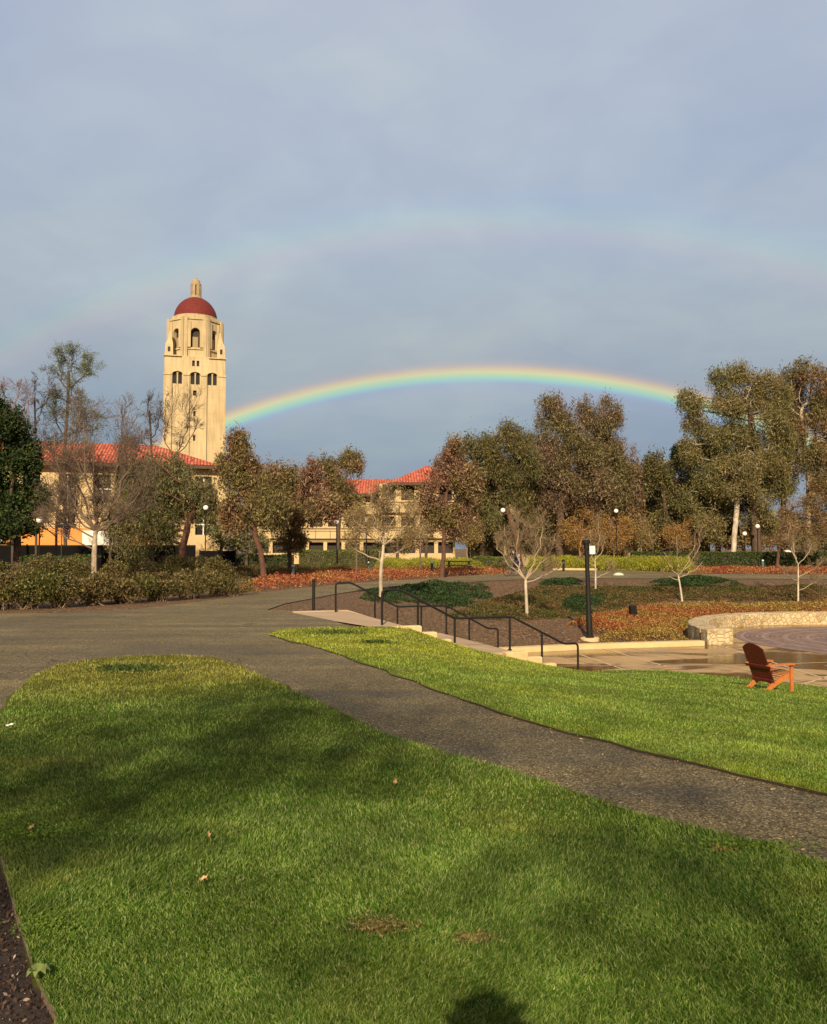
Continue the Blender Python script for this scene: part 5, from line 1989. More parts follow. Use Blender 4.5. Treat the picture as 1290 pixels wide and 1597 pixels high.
bare('bare_tree', 'spreading bare tree with a pale trunk in the left shrub bed', 'tree', None, [(147, 905), (147, 872), (148, 845), (149, 828)], 36,
     [(125, 660, 24, 40), (150, 645, 26, 40), (178, 650, 26, 46), (208, 690, 28, 40), (230, 740, 26, 30), (215, 785, 34, 22), (100, 700, 26, 42), (78, 755, 28, 30), (60, 805, 24, 18), (95, 800, 34, 24),
      (150, 730, 30, 40), (180, 745, 30, 36), (120, 760, 28, 30), (195, 800, 34, 20), (150, 785, 30, 22)],
     M['bark_pale'], M['twig'], .14, .006, 14, 8, 5, up=.4)
ST = 'small pale barked trees on the slope'


def small(label, pth, blobs, rb=.065, leaf=None, nl=0, n1=12, rtip=.0045, n2=7, n3=5):
    b = gp(*pth[0])
    return bare('pale_bark_tree', label, 'tree', ST, pth, b.y, blobs, M['bark_white'], M['twig_tan'], rb, rtip, n1, n2, n3, base=b, leaf=leaf, nleaf=nl, lsize=.06, lmat=M['bark_limb'])


small('pale barked tree with tan leaves behind the upper handrail', [(594, 934), (594, 900), (595, 880), (597, 866), (598, 850)],
      [(585, 790, 28, 34), (610, 785, 30, 36), (635, 815, 26, 30), (560, 820, 26, 24), (545, 845, 18, 12), (598, 820, 30, 24), (650, 840, 16, 16), (600, 758, 16, 12)], .08, FO['tanleaf'], 5200, 11, .005, 7, 5)
small('pale barked bare tree with a forked trunk behind the lower handrail', [(822, 961), (821, 935), (820, 915), (820, 904)],
      [(796, 832, 22, 18), (834, 832, 24, 26), (812, 808, 24, 20), (858, 845, 18, 24), (776, 842, 12, 10), (868, 882, 20, 6), (845, 810, 14, 18)], .07, None, 0, 11)
small('pale barked bare tree just right of the tall black post', [(929, 922), (929, 905), (929, 893), (928, 875)],
      [(922, 840, 16, 26), (942, 850, 16, 22), (910, 868, 14, 12), (956, 886, 14, 5), (930, 812, 12, 18)], .055, None, 0, 8)
small('pale barked bare tree with a wide v of branches in the middle of the slope', [(1064, 937), (1061, 915), (1058, 898)],
      [(1038, 868, 12, 14), (1078, 850, 12, 34), (1092, 880, 20, 8), (1054, 850, 12, 26), (1040, 893, 12, 4), (1094, 830, 6, 18)], .055, None, 0, 6, n2=5, n3=3)
small('pale barked bare tree nearest the right edge above the seat wall', [(1245, 942), (1245, 915), (1245, 900), (1245, 880)],
      [(1243, 850, 14, 24), (1268, 880, 16, 14), (1222, 892, 16, 7), (1274, 902, 14, 5), (1238, 822, 14, 16), (1262, 855, 12, 16)], .045, None, 0, 8)
for pth, d, bl_, lb in (([(556, 890), (556, 850), (555, 838)], 52, [(548, 815, 18, 20), (568, 820, 16, 20), (556, 798, 14, 12)], 'small tan twigged tree left of the cream gallery'),
                        ([(655, 890), (656, 850), (656, 835)], 55, [(648, 800, 16, 26), (668, 815, 16, 22), (640, 835, 12, 14)], 'small tan twigged tree before the corner of the cream gallery')):
    bare('bare_tree', lb, 'tree', 'tan twigged trees before the middle building', pth, d, bl_, M['twig'], M['twig_tan'], .07, .009, 10, 6, 4, leaf=FO['tanleaf'], nleaf=2600, lsize=.1)
for i, (pth, d, bl_, lf, nl, lb) in enumerate((
        ([(1120, 868), (1120, 800), (1118, 740)], 70, [(1105, 720, 34, 34), (1135, 700, 34, 36), (1120, 770, 44, 34), (1080, 760, 22, 30), (1150, 740, 30, 34)], 'euc', 16000, 'gum tree behind the white trunked gum'),
        ([(1222, 868), (1222, 800), (1222, 720)], 72, [(1215, 650, 26, 34), (1230, 700, 28, 34), (1205, 750, 28, 30), (1238, 610, 16, 26), (1195, 620, 20, 24)], 'euc', 14000, 'gum tree filling the gap between the two tallest right gums'),
        ([(1295, 868), (1295, 800), (1292, 720)], 74, [(1280, 640, 24, 34), (1300, 700, 30, 36), (1275, 745, 22, 24)], 'euc', 12000, 'gum tree behind the airy gum at the right edge'),
        ([(1005, 868), (1005, 820), (1003, 780)], 76, [(995, 745, 16, 26), (1005, 775, 22, 22), (990, 790, 18, 18)], 'olive', 5200, 'grey green tree between the red clumped gum and the pine'),
        ([(790, 868), (790, 800), (788, 740)], 70, [(828, 720, 16, 40), (840, 760, 14, 30), (745, 760, 20, 34)], 'olive', 6500, 'olive tree behind the leaning trunk'))):
    tree('gum_tree' if lf == 'euc' else 'olive_tree', lb, 'tree', 'background trees joining the crowns', pth, d, bl_, M['bark'], FO[lf], nl, .22, .8, .24, natt=420, lw=.28, sig=.36, dens=1.8)
# low trees that fill the view under the tall crowns
UG = 'low trees under the tall crowns'
for i, (pth, d, bl_, lf, nl, lb) in enumerate((
        ([(850, 868), (850, 840)], 68, [(850, 815, 26, 30), (835, 835, 20, 22), (872, 830, 18, 26)], 'olive', 7000, 'low dark olive tree under the oriel'),
        ([(918, 868), (918, 840)], 72, [(915, 805, 34, 26), (945, 810, 28, 26), (890, 800, 20, 22)], 'olive', 8000, 'low olive tree behind the orange thickets'),
        ([(985, 868), (985, 840)], 66, [(985, 800, 18, 30), (990, 830, 22, 24)], 'rust', 5200, 'low rusty tree beside the cream balcony'),
        ([(1030, 868), (1030, 840)], 68, [(1025, 835, 26, 22), (1050, 825, 26, 24)], 'rose', 6000, 'low reddish tree before the shaded building'),
        ([(1105, 868), (1105, 840)], 66, [(1100, 820, 28, 34), (1120, 800, 20, 26), (1085, 840, 24, 20)], 'rust', 8000, 'low brown tree left of the white trunk'),
        ([(1225, 868), (1225, 840)], 72, [(1215, 835, 22, 22), (1240, 830, 24, 22)], 'rust', 5000, 'low brown tree right of the dark gum trunk'),
        ([(1275, 868), (1275, 840)], 70, [(1270, 835, 26, 24), (1300, 830, 26, 30)], 'euc', 6000, 'low brown green tree at the right edge'),
        ([(345, 868), (345, 840)], 54, [(330, 800, 12, 24), (345, 830, 20, 20)], 'grey', 2200, 'low thin olive tree before the cream corner'),
        ([(665, 868), (665, 840)], 66, [(670, 825, 16, 18), (650, 838, 18, 14)], 'rose', 2600, 'low pinkish shrub tree before the galleries'),
        ([(620, 868), (620, 846)], 62, [(625, 848, 16, 10), (600, 850, 14, 8)], 'olive', 1800, 'low olive bush before the galleries'),
        ([(385, 868), (385, 845)], 58, [(380, 838, 18, 20), (402, 845, 16, 14), (365, 848, 14, 12)], 'grey', 4200, 'low olive tree behind the leaning reddish trunk'),
        ([(1298, 868), (1298, 840)], 68, [(1290, 790, 26, 30), (1305, 830, 24, 30)], 'olive', 7000, 'low olive tree cut by the right edge'),
        ([(768, 868), (768, 840)], 66, [(765, 830, 18, 24), (750, 845, 18, 14)], 'olive', 4500, 'low olive tree left of the leaning trunk'))):
    tree('low_tree', lb, 'tree', UG, pth, d, bl_, M['bark'], FO[lf], nl, .2, .5, .12, natt=150, sig=.32, rmin=.015, dens=1.0)

# distant trees that close the view between the near ones
dt = [(350, 800, 40, 40), (440, 805, 40, 30), (730, 800, 34, 44), (1010, 815, 40, 34), (1100, 825, 40, 26), (1160, 835, 36, 22), (1215, 828, 34, 26), (1262, 832, 34, 24), (1320, 820, 40, 34), (-60, 790, 60, 60), (1235, 812, 20, 20)]
for i, (px, py, rx, ry) in enumerate(dt):
    side_ = ['left of the reddish leaning tree', 'behind the purple tinged tree', 'behind the pinkish brown tree', 'behind the tan thicket', 'behind the white trunked gum', 'behind the two globe lamps', 'behind the russet small tree',
             'low behind the airy gum', 'beyond the right edge', 'beyond the left edge', 'just right of the dark gum trunk'][i]
    tree('distant_tree', 'far brown green tree ' + side_, 'tree', 'distant trees closing the view', [(px, 862), (px, py + ry * .5)], 100 + 3 * i,
         [(px, py, rx * .6, ry * .7), (px - rx * .5, py + 8, rx * .45, ry * .5), (px + rx * .5, py + 6, rx * .45, ry * .5)], M['bark'], FO[['olive', 'rust', 'grey', 'euc'][i % 4]], 3500, .4, .4, .25, natt=160, sig=.6, rmin=.03)

# trees behind the camera, whose thin shade falls across the front lawn
for i, (x, y, hgt, rr, nl) in enumerate(((-3.4, -14.2, 12.5, 2.7, 3300), (-.4, -18.0, 13.0, 1.6, 650), (-4.6, -13, 10.5, 1.6, 800))):
    k = 1
    t = empty('shade_tree', (x, y, 0), ['airy tree behind the viewer, the middle of three', 'airy tree behind the viewer, the right of three', 'airy tree behind the viewer, the left of three'][i], 'tree', 'airy trees behind the viewer')
    att = np.vstack([rand_ell((x + dx, y + dy, hgt + dz), (rr * q, rr * q * .7, rr * q * .42), 110, .1) for dx, dy, dz, q in ((0, 0, 0, .9), (1.3, .4, -.5, .6), (-1.5, -.3, -.4, .6), (.3, .6, .7, .5))])
    chain = [np.array((x, y, -.1 + hgt * .72 * j / 14)) + R.normal(0, .03, 3) for j in range(15)]
    nodes, par = colonize(att, chain, .4, 2.5, .5)
    r, kids = radii(nodes, par, .07, .008)
    r[:15] = np.linspace(.08, .06, 15)
    skeleton_mesh('trunk', nodes, par, r, r > .0, M['bark'], t, 6)
    C = nodes[R.integers(15, len(nodes), nl)] + R.normal(0, .3, (nl, 3))
    V_, F_ = leaf_quads(C, .16 * R.uniform(.6, 1.4, nl), .07, .3)
    np_mesh('crown', V_, F_, FO['olive'], t)

# ------------------------------------------------------------------ lamps, bollards, posts


def globe_lamp(px, py, d, rp, label):
    c = W(px, py, d)
    r = rp * d / F
    t = empty('globe_lamp', (c.x, c.y, 0), label, 'lamp', 'white globe lamps on black posts')
    h = c.z - r
    q = r / .2
    m = MB()
    m.lathe([(.11, 0), (.11, .35), (.055, .5), (.04 * q + .005, .6), (.035 * q + .004, h - .1), (.08 * q, h - .03), (.08 * q, h + r * .08)], 12)
    m.build('pole', M['black'], t, smooth=True)
    m = MB()
    m.lathe([(r * .35, h + r * .085)] + [(r * math.cos(rad(a)), c.z + r * math.sin(rad(a))) for a in range(-66, 90, 12)] + [(.01, c.z + r)], 20)
    m.build('globe', M['globe'], t, smooth=True)
    return t


for px, py, rp, lb in ((62, 811, 5.2, 'white globe lamp beside the dark evergreen at the left'), (321, 792, 4, 'white globe lamp between the drooping tree and the leaning tree'), (525, 814, 3.6, 'white globe lamp before the galleries, left one of a pair'),
                       (571.5, 812, 4.4, 'white globe lamp before the galleries, right one of a pair'), (784.5, 796, 3.8, 'white globe lamp left of the leaning trunk'), (961, 797, 3.4, 'white globe lamp above the orange thicket'),
                       (1161.5, 832.5, 3.4, 'white globe lamp right of the white trunk, the lower of two'), (1181.5, 821, 3.5, 'white globe lamp on the dark gum trunk, the higher of two')):
    globe_lamp(px, py, {62: 44, 321: 43, 525: 68, 571.5: 67, 784.5: 69, 961: 68.5}.get(px, 71.3), rp, lb)


def bollard(px, pyt, pyb, label, kind, store={}):
    b = g2(px, pyb)
    h = (pyb - pyt) * b[1] / F
    if kind not in store:
        if kind == 'teal':
            t = empty('path_bollard', (*b, 0), label, 'bollard', 'blue green path bollards')
            m = MB()
            m.lathe([(.13, -.05), (.13, .02), (.11, .04), (.11, .8)], 16)
            m.build('post', M['teal'], t, smooth=True)
            m = MB()
            m.lathe([(.1, .801), (.1, .86), (.125, .861), (.125, .9), (.1, .95), (.02, .975)], 16)
            m.build('lamp_cap', M['silver'], t, smooth=True)
        else:
            t = empty('dark_bollard', (*b, 0), label, 'bollard', 'dark bollards at the far path')
            m = MB()
            m.lathe([(.13, -.05), (.13, .03), (.1, .05), (.1, .78), (.12, .79), (.12, .84), (.06, .93)], 14)
            m.build('post', M['black'], t, smooth=True)
            m = MB()
            m.lathe([(.104, .66), (.106, .662), (.106, .7), (.104, .702)], 14)
            m.build('collar', M['silver'], t, smooth=True)
        store[kind] = t
    else:
        t = copy_thing(store[kind], (*b, 0))
        t['label'] = label
    s_ = h / .95
    t.scale = (s_, s_, s_)


bollard(457, 881, 903, 'blue green bollard left of the upper handrail', 'teal')
bollard(575, 876, 895, 'blue green bollard left of the pale barked tree with tan leaves', 'teal')
bollard(674, 876, 895, 'blue green bollard left of the pinkish tree trunk', 'teal')
bollard(1190, 873, 891, 'blue green bollard in the far red ground cover', 'teal')
bollard(780.5, 873, 891, 'dark bollard left of the cyclist', 'dark')
bollard(848, 872, 890.5, 'dark bollard right of the cyclist, the first of two', 'dark')
bollard(879, 872, 890.5, 'dark bollard farther right of the cyclist', 'dark')

# tall black post without a lamp head
b = gp(920, 997)
pl = empty('lamp_post', b, 'tall black lamp post without a head, carrying a small white box', 'lamp post')
K = b.y / F
top = W(914.5, 842, b.y - .05)
axis_ = (top - b)
hh = axis_.length
pl.rotation_euler = Vector((0, 0, 1)).rotation_difference(axis_.normalized()).to_euler()
m = MB()
m.lathe([(.14, -.05), (.14, .09), (.105, .12), (.1, .7), (.075, .8), (.07, hh - .3), (.092, hh - .29), (.092, hh - .12)], 16)
m.build('pole', M['black'], pl, smooth=True)
m = MB()
m.lathe([(.13, hh - .118), (.13, hh - .03), (.1, hh)], 16)
m.build('cap', M['black'], pl, smooth=True)
m = MB()
m.box(.083, .26, -.07, .03, hh - .47, hh - .2, bev=.015)
m.build('junction_box', M['white'], pl)
m = MB()
m.lathe([(.3, -.12), (.3, .035), (.27, .05)], 24)
m.build('footing', M['kerb'], pl)

# dark path light in the ground cover
b = gp(988, 966)
t = empty('garden_speaker', b, 'dark green tilted box on a stake in the orange ground cover', 'garden light')
t.rotation_euler = (rad(4), rad(-5), rad(12))
m = MB()
m.box(-.13, .13, -.09, .09, .14, .56, bev=.02)
m.build('housing', M['black'], t)
m = MB()
m.lathe([(.04, -.05), (.04, .139)], 8)
m.build('stake', M['black'], t)
t.name = 'garden_light'
# dome lamp above the right hedge
b = W(1228, 868, 70.5)
t = empty('mushroom_lamp', (b.x, b.y, 0), 'white dome shaped lamp cap just above the right hedge', 'lamp')
m = MB()
m.lathe([(.05, 0), (.05, 1.25)], 10)
m.build('pole', M['black'], t)
m = MB()
m.lathe([(.38, 1.251)] + [(.38 * math.cos(rad(a)), 1.3 + .28 * math.sin(rad(a))) for a in range(0, 90, 15)] + [(.01, 1.58)], 18)
m.build('dome_cap', M['white'], t, smooth=True)

# kerb by the far path
m = MB()
a, b = W(862, 0, 62), W(928, 0, 61.5)
a, b = Vector((*g2(862, 888.5), 0)), Vector((*g2(930, 889.5), 0))
m.box(0, (b - a).length, 0, .25, -.05, .14, bev=.02)
o = m.build('path_kerb', M['kerb'])
o.location = a
o.rotation_euler = (0, 0, math.atan2((b - a).y, (b - a).x))
tag(o, 'pale kerb at the back of the far path right of the cyclist', 'kerb')
m = MB()
b = gp(965, 897)
m.lathe([(.0, .28), (.25, .24), (.42, .12), (.46, 0), (.3, -.1)], 10)
o = m.build('pale_boulder', simple('pale_green_stone', (.5, .56, .45), (.36, .42, .33), .8, 6, .5, 12))
o.location = (b.x, b.y, .0)
o.scale = (.75, .5, .6)
tag(o, 'pale greenish boulder on the far path edge right of the tall black post', 'boulder')

# picnic table
b = W(716, 880, 62)
t = empty('picnic_table', (b.x, b.y, 0), 'dark picnic table with benches left of the cyclist', 'table', rz=rad(4))
m = MB()
m.box(-1.0, 1.0, -.4, .4, .72, .78, bev=.01)
m.build('table_top', M['black'], t)
for sy in (-1, 1):
    m = MB()
    m.box(-1.0, 1.0, sy * .75 - .14, sy * .75 + .14, .43, .48, bev=.01)
    m.build('bench', M['teal'], t)
for sx in (-1, 1):
    m = MB()
    for sy in (-1, 1):
        m.tube([(sx * .75, sy * .8, 0), (sx * .75, sy * .25, .72)], .035, 6)
    m.box(sx * .75 - .03, sx * .75 + .03, -.78, .78, .37, .43)
    m.build('leg', M['black'], t)

# flag by the left building
b = W(97, 855, 55)
t = empty('flag', (b.x, b.y, 0), 'small red and white striped flag beside the budding tree trunk', 'flag')
m = MB()
m.tube([(-.05, 0, 0), (-.05, 0, 3.75)], .03, 8)
m.lathe([(.05, 3.75), (.06, 3.8), (.01, 3.86)], 8, -.05, 0)
m.build('pole', M['silver'], t)
cl_ = MB()
rd = MB()
bu = MB()
z1 = 3.7
for s in range(13):
    tgt = rd if s % 2 == 0 else cl_
    for c in range(10):
        def pt(u, v):
            x = u * .62 * (1 - .25 * v)
            return (x, .07 * math.sin(u * 9 + v * 3), z1 - v * 1.0 - u * .35 + .03 * math.sin(u * 12))
        u0, u1, v0, v1 = c / 10, (c + 1) / 10, s / 13, (s + 1) / 13
        tt = bu if (c < 4 and s < 7) else tgt
        tt.add([pt(u0, v1), pt(u1, v1), pt(u1, v0), pt(u0, v0)], [(0, 1, 2, 3)])
fl = cl_.build('cloth', M['white'], t)
rd.build('red_stripes', simple('flag_red', (.5, .03, .05), (.42, .025, .04), .8), fl)
bu.build('blue_canton', simple('flag_blue', (.03, .05, .2), (.025, .04, .16), .8), fl)

# ------------------------------------------------------------------ adirondack chair
b = gp(1196, 1077)
CH = empty('adirondack_chair', b, 'orange wooden adirondack chair with a red back darkened as if in shade on the lawn', 'chair', rz=rad(24))
CH.scale = (.74, .86, .86)
T_ = M['wood_chair']
for sy in (-1, 1):       # +x is forward; near side is -y
    y0 = sy * .29
    m = MB()
    m.prism([(.43, .0), (.52, .0), (.52, .56), (.43, .56)], y0 - .018, y0 + .018, Matrix.Rotation(rad(90), 4, 'X'))
    m.build('front_leg', T_, CH)
    m = MB()   # long curved stringer sloping to the ground at the back
    up_ = [(.5, .40), (.3, .36), (.1, .29), (-.12, .2), (-.3, .1), (-.42, .06), (-.47, .0)]
    dn_ = [(-.34, .0), (-.2, .045), (-.05, .12), (.15, .2), (.34, .26), (.5, .29)]
    ins = y0 - sy * .038
    m.prism(up_[::-1] + dn_[::-1] if False else (up_ + dn_), -ins - .016, -ins + .016, Matrix.Rotation(rad(90), 4, 'X'))
    m.build('stringer', T_, CH)
    m = MB()
    m.prism([(-.32, y0 - .03), (-.25, y0 - .05), (.2, y0 - .08), (.5, y0 - .08), (.56, y0 - .04), (.56, y0 + .04), (.5, y0 + .08), (.2, y0 + .08), (-.25, y0 + .05), (-.32, y0 + .03)], .563, .59)
    m.build('armrest', T_, CH)
for k in range(7):
    u = .46 - k * .085
    zz = .40 - (.46 - u) * .24 - max(0, (.2 - u)) * .1
    m = MB()
    m.box(-.036, .036, -.272, .272, -.01, .01, Matrix.Translation((u, 0, zz + .022)) @ Matrix.Rotation(rad(14), 4, 'Y'), bev=.004)
    m.build('seat_slat', T_, CH)
BK = Matrix.Translation((-.08, 0, .2)) @ Matrix.Rotation(rad(-27), 4, 'Y')
for k in range(5):
    yy = (k - 2) * .112
    ha, hb = .93 - 1.5 * (yy - .056) ** 2, .93 - 1.5 * (yy + .056) ** 2
    m = MB()
    m.prism([(-.0545, 0), (.0545, 0), (.0545, hb), (-.0545, ha)], yy * 0 - .009, .009,
            BK @ Matrix.Translation((0, yy, 0)) @ Matrix.Rotation(rad(90), 4, 'Z') @ Matrix.Rotation(rad(90), 4, 'X'))
    m.build('back_slat', M['wood_back'], CH)
m = MB()
m.box(-.045, -.012, -.33, .33, .36, .43, BK, bev=.004)
m.box(-.045, -.012, -.27, .27, .02, .09, BK, bev=.004)
m.build('back_rail', M['wood_back'], CH)

# ------------------------------------------------------------------ bicycle and people


def skin(name, pts, edges, radii_, mat, parent, root=0, lev=2, smooth=True):
    me = bpy.data.meshes.new(name)
    me.from_pydata([tuple(p) for p in pts], edges, [])
    o = bpy.data.objects.new(name, me)
    link(o, parent)
    md = o.modifiers.new('skin', 'SKIN')
    md.use_smooth_shade = True
    if not me.skin_vertices:
        me.attributes  # keeps the layer created by the modifier
    lay = me.skin_vertices[0].data
    for i, r in enumerate(radii_):
        rr = r if hasattr(r, '__len__') else (r, r)
        lay[i].radius = rr
        lay[i].use_root = (i == root)
    sb = o.modifiers.new('sub', 'SUBSURF')
    sb.levels = sb.render_levels = lev
    me.materials.append(mat)
    return o


SKIN = simple('skin', (.5, .3, .2), (.45, .26, .17), .55, 9)
DARKC = simple('dark_cloth', (.025, .028, .035), (.015, .016, .02), .85, 5, .3, 60)
NAVY = simple('navy_cloth', (.03, .035, .07), (.02, .022, .045), .85, 5, .3, 60)
LIGHTC = simple('light_cloth', (.6, .6, .58), (.5, .5, .48), .85, 5, .3, 60)
HAIR = simple('dark_hair', (.03, .018, .012), (.015, .01, .008), .6, 20)


def body_parts(t, J, dress):
    """J: joint positions; one continuous skinned body, clothes over it"""
    V3 = Vector
    n = ['pelvis', 'waist', 'chest', 'neck', 'head', 'crown', 'lsh', 'lel', 'lwr', 'lha', 'rsh', 'rel', 'rwr', 'rha', 'lhip', 'lkn', 'lan', 'ltoe', 'rhip', 'rkn', 'ran', 'rtoe']
    ix = {k: i for i, k in enumerate(n)}
    E_ = [('pelvis', 'waist'), ('waist', 'chest'), ('chest', 'neck'), ('neck', 'head'), ('head', 'crown'), ('chest', 'lsh'), ('lsh', 'lel'), ('lel', 'lwr'), ('lwr', 'lha'), ('chest', 'rsh'), ('rsh', 'rel'), ('rel', 'rwr'), ('rwr', 'rha'),
          ('pelvis', 'lhip'), ('lhip', 'lkn'), ('lkn', 'lan'), ('lan', 'ltoe'), ('pelvis', 'rhip'), ('rhip', 'rkn'), ('rkn', 'ran'), ('ran', 'rtoe')]
    rr = dict(pelvis=.12, waist=.12, chest=.13, neck=.055, head=.09, crown=.075, lsh=.06, lel=.042, lwr=.028, lha=.035, rsh=.06, rel=.042, rwr=.028, rha=.035, lhip=.085, lkn=.058, lan=.038, ltoe=.035, rhip=.085, rkn=.058, ran=.038, rtoe=.035)
    skin('body', [J[k] for k in n], [(ix[a], ix[b]) for a, b in E_], [rr[k] for k in n], SKIN, t)
    # jacket
    jn = ['waist0', 'chest', 'neckb', 'lsh', 'lel', 'lwr', 'rsh', 'rel', 'rwr']
    JJ = dict(J)
    JJ['waist0'] = J['pelvis'].lerp(J['waist'], .35)
    JJ['neckb'] = J['chest'].lerp(J['neck'], .7)
    jr = dict(waist0=.15, chest=.165, neckb=.08, lsh=.085, lel=.06, lwr=.045, rsh=.085, rel=.06, rwr=.045)
    ji = {k: i for i, k in enumerate(jn)}
    skin('jacket', [JJ[k] for k in jn], [(ji[a], ji[b]) for a, b in (('waist0', 'chest'), ('chest', 'neckb'), ('chest', 'lsh'), ('lsh', 'lel'), ('lel', 'lwr'), ('chest', 'rsh'), ('rsh', 'rel'), ('rel', 'rwr'))], [jr[k] for k in jn], dress[0], t)
    tn = ['pelvis', 'lhip', 'lkn', 'lan', 'rhip', 'rkn', 'ran']
    ti = {k: i for i, k in enumerate(tn)}
    tr2 = dict(pelvis=.14, lhip=.105, lkn=.075, lan=.055, rhip=.105, rkn=.075, ran=.055)
    skin('trousers', [J[k] for k in tn], [(ti[a], ti[b]) for a, b in (('pelvis', 'lhip'), ('lhip', 'lkn'), ('lkn', 'lan'), ('pelvis', 'rhip'), ('rhip', 'rkn'), ('rkn', 'ran'))], [tr2[k] for k in tn], dress[1], t)
    for s_ in 'lr':
        a, b_ = J[s_ + 'an'], J[s_ + 'toe']
        skin('shoe', [a - (b_ - a) * .3 - V3((0, 0, .03)), a.lerp(b_, .5) - V3((0, 0, .025)), b_ + (b_ - a) * .15 - V3((0, 0, .01))], [(0, 1), (1, 2)], [.05, .055, .04], DARKC, t)
    m = MB()
    c = J['crown']
    up_ = (J['crown'] - J['neck']).normalized()
    Q = Matrix.Translation(J['head'].lerp(J['crown'], .55)) @ Vector((0, 0, 1)).rotation_difference(up_).to_matrix().to_4x4()
    m.lathe([(.112 * math.cos(rad(a)), .125 * math.sin(rad(a))) for a in range(-10, 90, 12)] + [(.005, .126)], 18, M=Q)
    m.build('hair', dress[2], t, smooth=True)


# bicycle: side length runs along +x of its empty
bp = gp(803, 898.5)
BK_ = empty('bicycle', (bp.x, bp.y, 0), 'dark bicycle ridden on the far path', 'bicycle', rz=rad(205))
WB = .52
for xx, nm in ((WB, 'wheel'), (-WB, 'wheel')):
    m = MB()
    for k in range(14):
        a = 2 * math.pi * k / 14
        m.tube([(xx, 0, .34), (xx + .31 * math.cos(a), 0, .34 + .31 * math.sin(a))], .003, 3, False)
    m.lathe([(.02, -.04), (.02, .04)], 8, M=Matrix.Translation((xx, 0, .34)) @ Matrix.Rotation(rad(90), 4, 'X'))
    wh = m.build(nm, M['silver'], BK_)
    m = MB()
    m.tube([(xx + .325 * math.cos(2 * math.pi * k / 32), 0, .34 + .325 * math.sin(2 * math.pi * k / 32)) for k in range(33)], .02, 6, False)
    m.build('tyre', M['black'], wh, smooth=True)
m = MB()
for a, b_ in (((-WB, 0, .34), (-.12, 0, .28)), ((-WB, 0, .34), (-.22, 0, .78)), ((-.12, 0, .28), (-.25, 0, .86)), ((-.12, 0, .28), (.36, 0, .72)), ((-.22, 0, .78), (.34, 0, .82)), ((.38, 0, .66), (.33, 0, .92)), ((.38, 0, .66), (WB, 0, .34))):
    m.tube([a, b_], .018, 6)
m.build('frame', simple('dark_blue_frame', (.03, .04, .08), (.02, .03, .06), .4), BK_)
m = MB()
m.tube([(.33, 0, .92), (.35, 0, .98)], .014, 6)
m.tube([(.3, -.26, .99), (.36, -.12, 1.0), (.36, .12, 1.0), (.3, .26, .99)], .013, 6)
m.build('handlebar', M['silver'], BK_)
m = MB()
m.box(-.38, -.14, -.07, .07, .86, .91, bev=.02)
m.build('saddle', M['black'], BK_)
m = MB()
m.lathe([(.09, -.03), (.09, -.02)], 14, M=Matrix.Translation((-.12, 0, .28)) @ Matrix.Rotation(rad(90), 4, 'X'))
m.tube([(-.12, -.05, .28), (-.02, -.07, .15)], .012, 5)
m.tube([(-.12, .05, .28), (-.22, .07, .41)], .012, 5)
m.build('crank', M['silver'], BK_)
V3 = Vector
PR = empty('person', (bp.x, bp.y, 0), 'person in dark clothes riding the bicycle, bent forward', 'person', rz=rad(205))
J = dict(pelvis=V3((-.26, 0, .98)), waist=V3((-.2, 0, 1.12)), chest=V3((-.02, 0, 1.33)), neck=V3((.12, 0, 1.47)), head=V3((.17, 0, 1.56)), crown=V3((.19, 0, 1.65)),
         lsh=V3((.02, .17, 1.36)), lel=V3((.14, .22, 1.14)), lwr=V3((.28, .23, 1.03)), lha=V3((.32, .23, 1.02)), rsh=V3((.02, -.17, 1.36)), rel=V3((.14, -.22, 1.14)), rwr=V3((.28, -.23, 1.03)), rha=V3((.32, -.23, 1.02)),
         lhip=V3((-.25, .1, .93)), lkn=V3((.1, .12, .82)), lan=V3((-.18, .1, .5)), ltoe=V3((-.08, .1, .44)), rhip=V3((-.25, -.1, .93)), rkn=V3((.12, -.12, .62)), ran=V3((-.05, -.1, .24)), rtoe=V3((.06, -.1, .18)))
body_parts(PR, J, (DARKC, NAVY, HAIR))
m = MB()
m.box(-.3, -.02, -.14, .14, -.08, .1, Matrix.Translation((-.02, 0, 1.42)) @ Matrix.Rotation(rad(-42), 4, 'Y'), bev=.04)
m.build('backpack', LIGHTC, PR)

# the photographer, standing behind the viewpoint; only the head's shadow reaches the picture
PH = empty('person', (.0, -.24, 0), 'photographer whose head throws the shadow on the near lawn', 'person')
J = dict(pelvis=V3((0, 0, 1.0)), waist=V3((0, 0, 1.18)), chest=V3((0, 0, 1.42)), neck=V3((0, .0, 1.62)), head=V3((0, .02, 1.76)), crown=V3((0, .01, 1.86)),
         lsh=V3((-.19, 0, 1.5)), lel=V3((-.27, .12, 1.26)), lwr=V3((-.14, .25, 1.55)), lha=V3((-.1, .27, 1.62)), rsh=V3((.19, 0, 1.5)), rel=V3((.27, .12, 1.26)), rwr=V3((.14, .25, 1.55)), rha=V3((.1, .27, 1.62)),
         lhip=V3((-.1, 0, .93)), lkn=V3((-.11, .02, .5)), lan=V3((-.12, -.02, .1)), ltoe=V3((-.14, .12, .05)), rhip=V3((.1, 0, .93)), rkn=V3((.11, .02, .5)), ran=V3((.12, -.02, .1)), rtoe=V3((.14, .12, .05)))
J = {k_: Vector((v_.x, v_.y, v_.z * (1.03 if v_.z > 1.4 and abs(v_.x) < .2 and v_.y < .1 else 1.0))) for k_, v_ in J.items()}
body_parts(PH, J, (NAVY, DARKC, HAIR))
PH.scale = (1.0, 1, 1.0)
m = MB()
hc = J['head'].lerp(J['crown'], .5)
